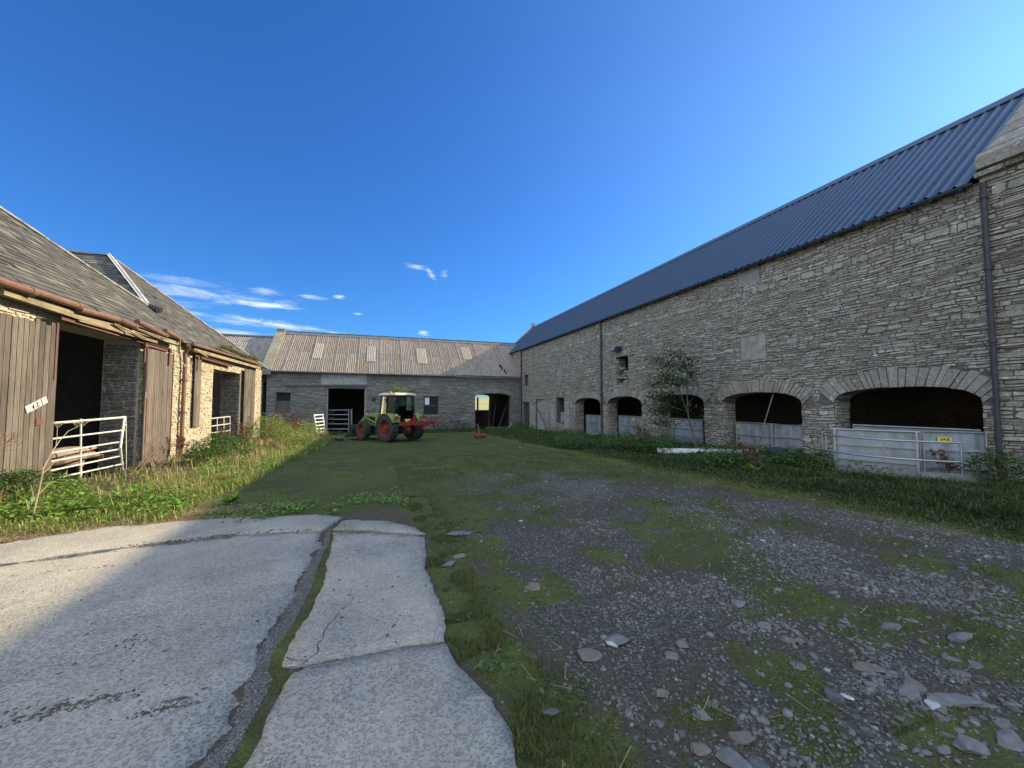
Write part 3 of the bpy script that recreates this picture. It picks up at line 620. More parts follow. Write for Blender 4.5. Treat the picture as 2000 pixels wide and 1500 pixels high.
q = onX(1018, 740, XR-.1).y; dpipe(barn, [(XR-.1, q, 6.4), (XR-.1, q, -1.0)], .06, m_dpipe, [(XR-.1, q, z) for z in (5, 3, 1)])
q = onX(1936, 620, XR-.12).y
dpipe(barn, [(XR-.12, q, 6.42), (XR-.12, q, -.3)], .048, m_dpipe, [(XR-.12, q, z) for z in (6.1, 4.5, 2.9, .85)])
mb = MB(); p = onX(1204, 682, XR-.2)     # floodlight above the upper doorway
mb.tube([(XR, p.y, p.z+.1), (XR-.18, p.y, p.z+.05)], .03); mb.box((XR-.24, p.y+.16, p.z), (.12, .17, .12), Matrix.Rotation(.5, 3, 'Y')); fl = mb.build('wall_lamp', m_galv, barn)
mb = MB(); mb.box((XR-.22, p.y-.16, p.z+.02), (.13, .13, .1)); mb.build('lamp_bracket', m_black, barn)
# ---------------------------------------------------------------- gabled block nearest the camera, right edge
near = thing('stone_house', 'stone building at right edge of the frame with stone-slab roof and raised skew', 'building', (XR, 0, 0))
mb = MB(); shell(mb, PR, -7, 4.5, lambda u: gz(u)-.35, lambda u: 6.75, [], .66, 0)
rubble(mb, PR, -1, 4.5, lambda u: gz(u)-.3, lambda u: 6.72, [], rng, ch=(.06, .14), sl=(.2, .8), relief=.05)
mb.bx(XR+.02, 20.3, 4.0, 4.48, 0, 6.7, 0)
mb.add([(XR+.02, 4.48, 6.7), (20.3, 4.48, 6.7), (16.5, 4.48, 10.2), (XR+.02, 4.0, 6.7), (20.3, 4.0, 6.7), (16.5, 4.0, 10.2)], [(0, 1, 2), (5, 4, 3)], 0)
mb.bx(XR+.02, 20.3, -7, -6.4, 0, 6.7, 0); mb.bx(19.7, 20.3, -6.4, 4, 0, 6.7, 0)
mb.build('wall', [m_moR, m_stR], near)
mb = MB()
for s in (-1, 1):
    for i in range(9):
        t0 = i/9; t1 = (i+1.15)/9; xa = 16.5+s*(3.95*(1-t0)); xb = 16.5+s*(3.95*(1-t1)); za = 6.86+.07+(3.95*t0)*TPR; zb_ = 6.86+.03+(3.95*min(t1, 1))*TPR; y = -7
        while y < 4.3:
            L = rng.uniform(.5, .9); e = min(y+L-.012, 4.47+rng.uniform(-.02, .02)); j = rng.uniform(-.02, .02); e = 4.47 if 4.47-e < .25 else e
            mb.add([(xa-s*j, y, za), (xa-s*j, e, za), (xb, e, zb_), (xb, y, zb_), (xa-s*j, y, za-.05), (xa-s*j, e, za-.05), (xb, e, zb_-.3)], [(0, 1, 2, 3), (0, 4, 5, 1), (1, 5, 6, 2)]); y = e+.012
    mb.add([(16.5+s*3.9, -7, 6.62), (16.5+s*3.9, 4.44, 6.62), (16.5, 4.44, 10.25), (16.5, -7, 10.25)], [(0, 1, 2, 3)])
nroof = mb.build('roof', m_vou, near)
mb = MB(); y = -7
while y < 4.4:
    e = min(y+rng.uniform(.7, 1.3), 4.47); e = 4.47 if 4.47-e < .4 else e
    x0 = 12.46+rng.uniform(-.03, .02); z0 = 6.70+rng.uniform(-.02, .03); mb.prism([(x0, y+.01, z0), (x0-.02, y+.01, z0+.24), (x0+.1, y+.01, z0+.37), (x0+.6, y+.01, z0+.5), (x0+.6, y+.01, z0)], (0, e-y-.02, 0)); y = e
mb.build('eaves_course', m_vou, near)
mb = MB(); mb.bx(12.58, 13.1, -7, 4.44, 6.60, 6.71); mb.bx(12.5, 12.9, 4.1, 4.52, 6.56, 6.66); mb.build('corbel', m_vou, near)

# ---------------------------------------------------------------- far barn across the end of the yard
far = thing('end_barn', 'low stone barn across the end of the yard with brown corrugated roof', 'barn', (2.4, YF, gz(YF)))
PF = Plane((0, YF, 0), (1, 0, 0), (0, -1, 0)); zbF = lambda u: gz(YF)-.3
bigdoor = opY(637, 714, 756, 852, YF); w1 = opY(538, 568, 765, 809, YF); w2 = opY(827, 857, 774, 811, YF); arF = opY(928, 998, 768, 845, YF, rise=.35, e=2.2); vb = opY(819, 840, 731, 753, YF)
bigdoor['z0'] = -3; arF['z0'] = -3
mb = MB(); shell(mb, PF, -7.95, XR-.02, zbF, lambda u: 4.08, [bigdoor, w1, w2, arF], .6, 0, 2)
plaster = opY(628, 716, 727, 753, YF)
holes = [hole_fn(bigdoor, rng=rng), hole_fn(w1, rng=rng), hole_fn(w2, rng=rng), hole_fn(arF, vl=.42, rng=rng), hole_fn(vb, rng=rng), hole_fn(plaster, jit=.3, rng=rng)]
rubble(mb, PF, -7.95, XR-.05, zbF, lambda u: 4.05, holes, rng, ch=(.07, .17), sl=(.25, .95), relief=.05)
# rear wall with a hatch through which the fields show
PB = Plane((0, 42.6, 0), (1, 0, 0), (0, -1, 0)); hatch = opY(926, 957.5, 771, 801, 42.6, rise=.28, e=2.4)
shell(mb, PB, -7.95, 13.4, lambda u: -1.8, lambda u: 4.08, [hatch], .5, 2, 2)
mb.bx(-7.95, -7.4, YF+.6, 42.1, -1.5, 4.08, 0); mb.add([(-7.95, YF+.02, 4.05), (-7.95, 42.6, 4.05), (-7.95, 38.3, 7.65), (-7.7, YF+.02, 4.05), (-7.7, 42.6, 4.05), (-7.7, 38.3, 7.65)], [(0, 1, 2), (5, 4, 3)], 0)
# side walls of the cart passage
mb.bx(7.9, 8.3, YF+.62, 42.08, -1.5, 3.9, 2); mb.bx(12.25, 12.6, YF+.62, 42.08, -1.5, 3.9, 2)
mb.build('wall', [m_moF, m_stF, m_dark], far)
mb = MB(); voussoirs(mb, PF, arF, rng, vl=.45, t=.58, w=(.07, .13)); mb.build('arch', m_vou, far)
slab_panel('cement_panel', PF, plaster, m_conc_patch, far, -.05, .035)
slab_panel('boarded_hatch', PF, vb, m_block, far, -.1, .014)
mb = MB(); mb.bar((onY(555, 752, YF-.1)), (onY(716, 752, YF-.1)), .12, .1); mb.build('door_rail', m_ridge, far)
mb = MB(); frame_boxes(mb, PF, dict(bigdoor, z0=-1.2), .1, -.3, -.1); mb.build('door_frame', m_conc_patch, far)
def window(o, parent, pane, bars, paper=False, boards=False):
    mb = MB(); frame_boxes(mb, PF, o, .07, -.25, -.12, bars_z=bars); f = mb.build('window', m_ridge if boards else m_oldtim, parent)
    mb = MB(); zc = o['z0']+(o['z1']-o['z0'])*bars[0]; mb.bx(o['u0']+.03, o['u1']-.03, YF+.18, YF+.19, zc if boards else o['z0'], o['z1']-.03)
    mb.build('pane', pane, f)
    if boards:
        mb = MB(); n = 6
        for i in range(n): a = o['u0']+.06+(o['u1']-o['u0']-.12)*i/n; mb.bx(a+.006, a+(o['u1']-o['u0']-.12)/n-.006, YF+.15, YF+.18, o['z0']+.06, zc-.04)
        mb.build('lower_boards', m_oldtim, f)
    if paper:
        mb = MB(); mb.bx(o['u0']+.13, o['u0']+.5, YF+.13, YF+.135, zc+.1, o['z1']-.12); mb.build('paper_sheet', m_white, f)
    mb = MB(); mb.bx(o['u0']-.08, o['u1']+.08, YF-.09, YF+.02, o['z0']-.12, o['z0']-.01); mb.build('sill', m_cop, f); return f
window(w1, far, m_pane, (.56,), boards=True); window(w2, far, m_pane, (.5,), paper=True)
# roof of corrugated fibre-cement sheets
def corr(A, U, Vd, wid, length, per=.146, amp=.024, nv=3, sub=8, th=0):
    A, U, Vd = map(lambda q: np.array(q, float), (A, U, Vd)); Nn = np.cross(U, Vd); Nn /= np.linalg.norm(Nn); n = max(3, int(wid/per*sub)); us = np.linspace(0, wid, n+1); h = amp*np.sin(2*np.pi*us/per)
    vs = np.linspace(0, length, nv); V = np.concatenate([A+U*us[:, None]+Vd*v+Nn*h[:, None] for v in vs]); a = np.arange(n)
    F = np.concatenate([np.stack([i*(n+1)+a, i*(n+1)+a+1, (i+1)*(n+1)+a+1, (i+1)*(n+1)+a], 1) for i in range(nv-1)]); return V, F
SF = np.array([0, 4.55, 3.7]); LF = np.linalg.norm(SF); SFn = SF/LF; EF = np.array([0, 33.72, 4.02]); NFn = np.array([0, -SFn[2], SFn[1]])
parts = []; hp = [onY(975, 707, 35.2), onY(986, 733, 34.1)]
x = -7.72; i = 0
while x < 14.0:
    for r_ in range(2):
        j = rng.uniform(0, .012); V, F = corr(EF+[x, 0, 0]+SFn*(LF/2*r_-.06)+NFn*(.008*r_+.014*(i % 2)+j*.5), (1, 0, 0), SFn, .93, LF/2+.1, nv=9 if i > 17 else 3)
        if x > 10.3:
            c = V[F].mean(1); v = (c-EF)@SFn; u = c[:, 0]; keep = np.ones(len(F), bool)
            for (uu, v0, v1, hw) in [(11.35, .25, 1.05, .07), (11.12, 1.0, 1.75, .08), (11.0, 1.6, 2.0, .17)]: keep &= ~((abs(u-uu+.1*(v-v0)) < hw) & (v > v0) & (v < v1))
            F = F[keep]
        parts.append((V, [F]))
    x += .885; i += 1
V, F = join(parts); froof = np_mesh('roof', V, F, m_asb, far)
mb = MB(); x = -7.72
while x < 13: j = rng.uniform(-.02, .02); a = EF+[x+.9+j, 0, 0]+NFn*.05; b = a+SFn*LF*.985; mb.bar(Vector(a), Vector(b), .022, .01, up=NFn); x += .885
mb.build('sheet_lap', m_lap, froof)
mb = MB(); mb.add([(-7.9, 38.2, 7.66), (14, 38.2, 7.66), (14, 43, 3.9), (-7.9, 43, 3.9)], [(0, 1, 2, 3)]); mb.build('rear_roof', m_asb, far)
for (x0, x1, y0, y1) in [(609, 629, 672, 701), (716, 735, 678, 707), (816, 837, 682, 711), (906, 924, 680, 703)]:
    d = ray((x0+x1)/2, y1); # hit roof plane
    def hit(px, py):
        d = np.array(ray(px, py)); c = np.array(CAM); t = ((EF-c)@NFn)/(d@NFn); return c+d*t
    a = hit(x0, y1); b = hit(x1, y1); c = hit((x0+x1)/2, y0); L = (c-a)@SFn; wdt = b[0]-a[0]
    V, F = corr(np.array([a[0], 0, 0])+[0, a[1], a[2]]+NFn*.055, (1, 0, 0), SFn, round(wdt/.146)*.146, L); np_mesh('skylight', V, [F], m_skyl, froof)
mb = MB(); 
for k in range(12):
    a = -7.6+k*1.8; mb.add([(a, 37.95, 7.53), (a+1.79, 37.95, 7.53), (a+1.79, 38.27, 7.84), (a, 38.27, 7.84), (a, 38.6, 7.53), (a+1.79, 38.6, 7.53)], [(0, 1, 2, 3), (3, 2, 5, 4)]); mb.tube([(a, 38.27, 7.82), (a+1.79, 38.27, 7.82)], .07, 8)
mb.build('ridge_cap', m_ridge, froof)
mb = MB()
for s, e in ((1, (33.6, 3.95)), (-1, (42.95, 3.95))):
    for k in range(6):
        a = k/6; b = (k+.985)/6; ya = e[0]+(38.27-e[0])*a; yb = e[0]+(38.27-e[0])*b; za = e[1]+(7.8-e[1])*a; zb_ = e[1]+(7.8-e[1])*b
        mb.add([(-8.3, ya, za+.15), (-7.6, ya, za+.15), (-7.6, yb, zb_+.15), (-8.3, yb, zb_+.15), (-8.3, ya, za-.25), (-7.6, ya, za-.25), (-7.6, yb, zb_-.25), (-8.3, yb, zb_-.25)], [(0, 1, 2, 3), (7, 6, 5, 4), (0, 4, 5, 1), (2, 6, 7, 3), (0, 3, 7, 4), (1, 5, 6, 2)])
mb.bx(-8.3, -7.6, 33.55, 34.0, 3.7, 3.95); mb.bx(-8.25, -7.65, 38.05, 38.5, 7.75, 7.98); mb.build('skew_coping', m_cop, far)
mb = MB(); mb.tube([(-7.6, 33.62, 3.98), (0, 33.62, 3.93), (6.6, 33.62, 3.9)], .06, 8); mb.tube([(6.6, 33.62, 3.84), (12.6, 33.62, 3.86)], .06, 8); mb.build('gutter', m_ridge, far)
mb = MB(); mb.bx(-7.5, 12.6, 42.0, 42.1, 2.9, 3.0); mb.bx(-7.4, 7.9, YF+.6, 42.1, 3.0, 3.1); mb.build('loft_floor', m_woodn, far)
mb = MB(); p = onY(933, 785, 43.3); mb.bar((p.x, 43.3, -1.2), (p.x, 43.3, 2.2), .17, .17, up=(0, 1, 0)); post = mb.build('timber_post', m_woodn); tag(post, 'dark upright post behind the passage hatch against bright fields', 'post')
mb = MB()   # dark poles and battens leaning inside the passage
for (xa, ya, xb, yb) in [(9.9, 35.0, 10.25, 39.5), (10.3, 35.0, 10.9, 39.0), (10.9, 35.1, 12.2, 36.5), (11.9, 35.0, 12.2, 38.0)]:
    mb.tube([(xa, ya, -.9), (xb, ya+.8, 2.0)], .06, 6)
tag(mb.build('timber_pole', m_woodn), 'bundle of dark poles leaning inside the arched passage', 'poles')
# lower building beyond the skew
low = thing('low_shed', 'lower building with corrugated roof joined beyond the pale skew, partly shaded', 'building', (-12, YF+1, gz(YF)))
mb = MB(); mb.bx(-18, -8.3, YF+.3, 42, -1.5, 3.2); mb.add([(-18, YF+.3, 3.2), (-18, 42, 3.2), (-18, 38.3, 6.9)], [(0, 1, 2)]); mb.build('wall', m_moF, low)
SQ = np.array([0, 38.27-33.9, 7.22-3.6]); LQ = np.linalg.norm(SQ); SQ = SQ/LQ; parts = []; x = -18
while x < -8.3:
    V, F = corr([x, 33.9, 3.6+.01*rng.random()], (1, 0, 0), SQ, .93, LQ); parts.append((V, [F])); x += .885
V, F = join(parts); lr = np_mesh('roof', V, F, m_asb2, low); mb = MB(); mb.tube([(-18, 38.27, 7.24), (-8.3, 38.27, 7.24)], .12, 8); mb.build('ridge_cap', m_ridge, lr)
mb = MB(); mb.add([(-18, 38.27, 7.2), (-8.3, 38.27, 7.2), (-8.3, 42.7, 3.1), (-18, 42.7, 3.1)], [(0, 1, 2, 3)]); mb.build('rear_roof', m_asb2, low)

# ---------------------------------------------------------------- cart sheds on the left
shed = thing('cart_shed', 'sunlit buff stone cart shed range with hipped slate roofs on the left', 'shed', (XL, 20, gz(20)))
PL = Plane((XL, 0, 0), (0, 1, 0), (1, 0, 0)); TPL = math.tan(R_(43))
o1 = dict(u0=11.0, u1=14.82, z0=-3, z1=3.42); a = onX(415, 760, XL).y; b = onX(469, 760, XL).y; o2 = dict(u0=a, u1=b, z0=-3, z1=3.1)
YN = 28.0
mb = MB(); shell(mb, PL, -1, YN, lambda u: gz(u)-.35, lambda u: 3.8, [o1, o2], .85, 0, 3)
rubble(mb, PL, 8.8, YN, lambda u: gz(u)-.3, lambda u: 3.75+.05*math.sin(u*4), [hole_fn(o1, rng=rng, jit=.07), hole_fn(o2, rng=rng, jit=.07)], rng, ch=(.05, .12), sl=(.14, .5), relief=.03)
for o in (o1, o2):
    Pj = Plane((XL, o['u1'], 0), (-1, 0, 0), (0, -1, 0)); rubble(mb, Pj, .02, .84, lambda u: gz(15)-.5, lambda u: 3.3, [], rng, ch=(.05, .12), sl=(.15, .5), relief=.04, mi=2)
mb.bx(-19.5, XL-.86, YN-.6, YN-.02, -1.2, 3.8, 0); mb.bx(-19.6, -19.0, -1, YN-.6, -1.2, 3.8, 3); mb.bx(-19, XL-.86, 16.4, 17.0, -1.2, 4.5, 3); mb.bx(-19.5, XL-.86, -1, -.4, -1.2, 3.8, 0)
m_stLd = stone_mat('shaded_reveal_stone', [(.14, .125, .10), (.22, .195, .16), (.26, .24, .2), (.19, .165, .13)], .3)  # darker copy of the buff stone, the reveals' shade put into its colour
mb.build('wall', [m_moL, m_stL, m_stLd, m_dark], shed)
EX = -6.62; EZ = 3.95-(-EX-6.85)*-TPL*-1
EZ = 3.95+(-EX-6.85)*TPL
def rz_(x): return 3.95+(-x-6.85)*TPL
vb_ = (-8.11, 17.98); apB = (-11.17, 21.54); apA = (-11.17, 13.2); vb2 = (-8.11, 8.44); apC = (-11.17, 3.7)
eastpoly = [(EX, -1.2), (EX, 28.35), apB, vb_, apA, vb2, apC]
def inside(p, poly):
    x, y = p; c = False; n = len(poly)
    for i in range(n):
        x1, y1 = poly[i]; x2, y2 = poly[(i+1) % n]
        if (y1 > y) != (y2 > y) and x < (x2-x1)*(y-y1)/(y2-y1)+x1: c = not c
    return c
def slates(mb, A, U, Vd, Lu, Lv, test, rng, ex=.2, wd=(.22, .42)):
    A, U, Vd = Vector(A), Vector(U), Vector(Vd); Nn = U.cross(Vd).normalized(); Nn = Nn if Nn.z > 0 else -Nn; v = 0
    while v < Lv:
        u = -rng.random()*.3; e = ex*rng.uniform(.9, 1.1)
        while u < Lu:
            wv = rng.uniform(*wd); c = A+U*(u+wv/2)+Vd*(v+e/2)
            if test(c) and rng.random() > .004:
                j = rng.uniform(-.02, .012); t = rng.uniform(.02, .034); s = rng.uniform(-.012, .012)
                p = [A+U*(u+.004)+Vd*(v+j)+Nn*t, A+U*(u+wv-.004)+Vd*(v+j+s)+Nn*(t+rng.uniform(-.006, .006)), A+U*(u+wv-.004)+Vd*(v+e+.05)+Nn*.006, A+U*(u+.004)+Vd*(v+e+.05)+Nn*.006]
                q = [p[0]-Nn*.02, p[1]-Nn*.02]; mb.add(p+q, [(0, 1, 2, 3), (0, 4, 5, 1), (1, 5, 2), (0, 3, 4)])
            u += wv
        v += e
mb = MB()
Pn = lambda p: (p[0], p[1], rz_(p[0])-.015)
Wz = -20.5
mb.add([Pn((EX, -1.2)), Pn((EX, vb2[1])), Pn(vb2), Pn(apC)], [(0, 1, 2, 3)]); mb.add([Pn((EX, vb2[1])), Pn((EX, vb_[1])), Pn(vb_), Pn(apA), Pn(vb2)], [(0, 1, 2, 3, 4)])
mb.add([Pn((EX, vb_[1])), Pn((EX, 28.35)), Pn(apB), Pn(vb_)], [(0, 1, 2, 3)])
for ap, s, n in ((apB, vb_, (EX, 28.35)), (apA, vb2, vb_), (apC, (EX, -1.2), vb2)):
    for q in (s, n):
        a_ = Pn(ap); b_ = Pn(q); mb.add([a_, (Wz, a_[1], a_[2]), (Wz, b_[1], b_[2]), b_], [(0, 1, 2, 3)])
cs = math.cos(R_(43)); sn = math.sin(R_(43))
slates(mb, (EX, -1.2, EZ), (0, 1, 0), (-cs, 0, sn), 29.5, 6.3, lambda c: inside((c.x, c.y), eastpoly), rng)
dv = Vector((0, apB[1]-vb_[1], rz_(apB[0])-rz_(vb_[0]))); Ls = dv.length; dv.normalize()
slates(mb, (-16, vb_[1], rz_(vb_[0])), (1, 0, 0), dv, 8.2, Ls, lambda c: c.x < vb_[0]+(apB[0]-vb_[0])*(c.y-vb_[1])/(apB[1]-vb_[1]), rng)
sroof = mb.build('roof', m_slate, shed)
def capline(a, b, w_, mat, name, h=.05, n=8):
    a, b = Vector(a), Vector(b); mb = MB(); k = max(2, int((b-a).length/.5))
    for i in range(k):
        p = a+(b-a)*(i/k); q = a+(b-a)*((i+.97)/k); j = Vector((0, 0, rng.uniform(-.008, .008))); mb.bar(p+j, q+j, w_, h)
    return mb.build(name, mat, sroof)
up = Vector((0, 0, .045))
capline(Vector(Pn(apA))+up, Vector(Pn(vb_))+up, .16, m_lime, 'hip_cap'); capline(Vector(Pn(apB))+up, Vector(Pn((EX, 28.3)))+up, .14, m_lime, 'hip_cap')
capline(Vector(Pn(apB))+up, Vector((-20, apB[1], rz_(apB[0])+.03)), .2, m_lime, 'ridge_cap')
mb = MB(); a_ = Vector(Pn(apB)); b_ = Vector(Pn(vb_)); k = 9
for i in range(k):
    t0 = i/k; t1 = (i+1.02)/k; p = a_.lerp(b_, t0); q = a_.lerp(b_, t1); o_ = Vector((0, 0, .05)); wv = .17
    mb.add([p+o_+Vector((0, -wv, 0)), p+o_*1.6, p+o_+Vector((wv*.9, 0, -.06)), q+o_+Vector((0, -wv, 0)), q+o_*1.6, q+o_+Vector((wv*.9, 0, -.06))], [(0, 1, 4, 3), (1, 2, 5, 4)])
mb.tube([a_+Vector((0, 0, .1)), a_.lerp(b_, .4)+Vector((0.04, 0, .09)), b_+Vector((0, 0, .1))], .045, 6); mb.build('hip_flashing', m_lead, sroof)
mb = MB(); v_ = Vector(Pn(vb_)); mb.prism([v_+Vector((-.3, -.22, .06)), v_+Vector((.32, -.16, -.16)), v_+Vector((.36, .12, -.17)), v_+Vector((-.3, .24, .06))], (0, 0, .09)); mb.tube([v_+Vector((-.2, 0, .12)), v_+Vector((.38, 0, -.08))], .11, 8); mb.build('valley_spout', m_chas, sroof)
# timbers under the eaves
mb = MB()
def eavept(px, py, X=XL+.2): return onX(px, py, X)
for (a, b, w_, h) in [((0, 566), (236, 646), .12, .17), ((150, 622), (262, 655), .1, .12), ((215, 632), (345, 671), .14, .12), ((376, 683), (507, 719), .12, .13), ((236, 650), (300, 668), .2, .07)]:
    p = eavept(*a); q = eavept(*b); mb.bar(p, q, w_, h)
for (a, b, w_) in [((222, 632), (285, 661), .04), ((383, 684), (405, 697), .05), ((262, 640), (330, 664), .05)]:
    p = eavept(*a, XL+.32); q = eavept(*b, XL+.38); mb.bar(p, q, w_, .03)
mb.build('wall_plate', m_beam, shed)
mb = MB()
for (a, b) in [((-60, 527), (322, 656)), ]: pass
for (a, b, dz) in [((-60, 529), (62, 570), 0), ((62, 568), (152, 598), .0), ((154, 602), (236, 626), -.02), ((240, 628), (262, 637), 0), ((268, 628), (322, 655), .0), ((322, 646), (352, 662), 0)]:
    p = onX(*a, XL+.33); q = onX(*b, XL+.33); p.z += dz; mb.tube([p, q], .075, 10); mb.tube([q-Vector((0, .06, 0)), q+Vector((0, .05, 0))], .088, 10)
p = onX(376, 672, XL+.33); q = onX(505, 711, XL+.33); mb.tube([p, q], .06, 8)
mb.build('gutter', m_rustp, shed)
for (a, b) in [((118, 620), (283, 669)), ((283, 672), (335, 687)), ((392, 698), (453, 715))]: mb = MB(); p = onX(*a, XL+.16); q = onX(*b, XL+.16); mb.bar(p, q, .05, .09); mb.bar(p+Vector((.0, 0, .045)), q+Vector((.0, 0, .045)), .12, .012); mb.build('door_rail', m_rust, shed)
ph = onX(362, 700, XL+.13); pts = [onX(368, 674, XL+.3), onX(369, 680, XL+.28), onX(361, 690, XL+.14), Vector((XL+.13, ph.y, 3.0)), Vector((XL+.13, ph.y-.05, gz(17)+.1))]
dpipe(shed, pts, .065, m_rustp, [(XL+.13, ph.y, z) for z in (2.4, 1.2, .2)])
mb = MB(); mb.tube([onX(352, 660, XL+.4), onX(351, 690, XL+.2), onX(356, 705, XL+.2), onX(361, 716, XL+.22), onX(363, 712, XL+.2)], .012, 6); mb.build('loose_cable', m_cable, shed)
def board_door(y0, y1, z0, z1, x, mat, parent, bw=.13, top=.03, name='sliding_door', gap=.006, braces=()):
    mb = MB(); y = y0
    while y < y1-.03:
        e = min(y+bw*rng.uniform(.85, 1.15), y1); mb.bx(x-.015, x+.015+rng.uniform(-.004, .004), y+gap/2, e-gap/2, z0-rng.uniform(0, top), z1+rng.uniform(-top, top)); y = e
    d = mb.build(name, mat, parent)
    if braces:
        for (ya, yb, za, zb_) in braces: mb = MB(); mb.bx(x+.016, x+.03, ya, yb, za, zb_); mb.build('iron_strap', m_rust, d)
    return d
yd = onX(107, 780, XL+.22).y; zt = onX(108, 634, XL+.22).z
d1 = board_door(yd-3.6, yd, gz(11.5)-.1, zt, XL+.22, m_wood, shed, .125, .05, gap=.014, braces=[(yd-.1, yd-.055, zt-1.2, zt+.05), (yd-.5, yd-.34, onX(78, 824, XL+.2).z-.07, onX(78, 824, XL+.2).z+.08)])
d1['label'] = 'largest weathered board door at the left edge'
ya = onX(281, 790, XL+.16).y; yb = onX(335, 790, XL+.16).y
board_door(ya, yb, gz(15)-.0, onX(305, 684, XL+.16).z, XL+.16, m_woodg, shed, .11, .01, gap=.012, braces=[(ya+.02, ya+.06, 1.9, 3.35), (yb-.06, yb-.02, -.3, 3.3), (ya+.08, ya+.13, .3, 1.7)])
ya = onX(379, 760, XL+.1).y; yb = onX(391, 760, XL+.1).y; board_door(ya, yb, onX(384, 832, XL+.1).z, onX(384, 692, XL+.1).z, XL+.1, m_woodg, shed, .12, .05, name='hanging_plank')
ya = onX(476, 780, XL+.16).y; yb = onX(497, 780, XL+.16).y; board_door(ya, yb, gz(26)-.1, onX(486, 722, XL+.16).z, XL+.16, m_wood, shed, .14, .02)
for px, py in [(283, 675), (331, 685), (386, 700)]:
    mb = MB(); p = onX(px, py, XL+.2); mb.tube([p+Vector((-.03, 0, .02)), p+Vector((.05, 0, .02))], .07, 10); mb.bx(p.x-.02, p.x+.02, p.y-.03, p.y+.03, p.z-.5, p.z); mb.build('door_hanger', m_rust, shed)
# plate screwed to the big door
A = onX(53, 800, XL+.25); B = onX(89, 781, XL+.25); mb = MB(); dd = (B-A).normalized(); mb.bar(A-dd*.03, B+dd*.03, .012, .145, up=(0, 0, 1)); sg = mb.build('sign', m_paper); tag(sg, 'tilted white plate with worn marks fixed to the big board door', 'sign')
mb = MB(); n_ = Vector((0, -dd.z, dd.y))
L_ = (B-A).length
for (t, o_, w_, h_) in [(.06, -.06, .014, .014), (.97, .06, .014, .014), (.94, -.05, .012, .012), (.28, -.01, .02, .05), (.32, .0, .012, .09), (.52, .0, .012, .10), (.56, .02, .04, .012), (.56, -.04, .03, .012), (.76, .0, .012, .11), (.42, -.03, .02, .02)]:
    c = A+dd*(L_*t)+n_*o_; c.x = XL+.2585; mb.box(c, (.002, w_/1.4, h_/1.6), Matrix.Rotation(math.atan2(dd.z, dd.y), 3, 'X'))
mb.build('lettering', m_ink, sg)
# ================================================================ GROUND
nr = np.random.default_rng(11)
def g2(*pp): return [(onG(*p).x, onG(*p).y) for p in pp]
Lr = g2((628, 1062), (600, 1105), (575, 1160), (530, 1225), (495, 1290), (470, 1370), (430, 1440), (385, 1500))
def edge_fn(pts):
    P_ = sorted([(y, x) for x, y in pts]); yy = np.array([p[0] for p in P_]); xx = np.array([p[1] for p in P_]); return lambda Y: np.interp(Y, yy, xx)
stripL = edge_fn(Lr+g2((640, 1030), (660, 1012))); stripR = edge_fn(g2((652, 1034), (650, 1060), (640, 1095), (632, 1140), (600, 1210), (560, 1262), (553, 1300), (572, 1318), (520, 1400), (478, 1500)))
slabx = edge_fn(g2((812, 1030), (832, 1042), (833, 1085), (828, 1110), (848, 1150), (866, 1200), (868, 1256), (905, 1310), (960, 1370), (998, 1440), (1006, 1500)))
def farY(X): return np.where(X > .1, 6.3-.5*(X-.1), np.where(X > -1.2, 6.55, np.interp(-X, [1.2, 2.5, 4.4, 9], [6.65, 7.1, 6.75, 6.9])))
def on_slab(X, Y, m=0.0): return (Y < farY(X)+m) & ((X < stripL(Y)+m) | ((X > stripR(Y)-m) & (X < slabx(Y)+m)))
def in_strip(X, Y): return (X > stripL(Y)) & (X < stripR(Y)) & (Y < 6.5)
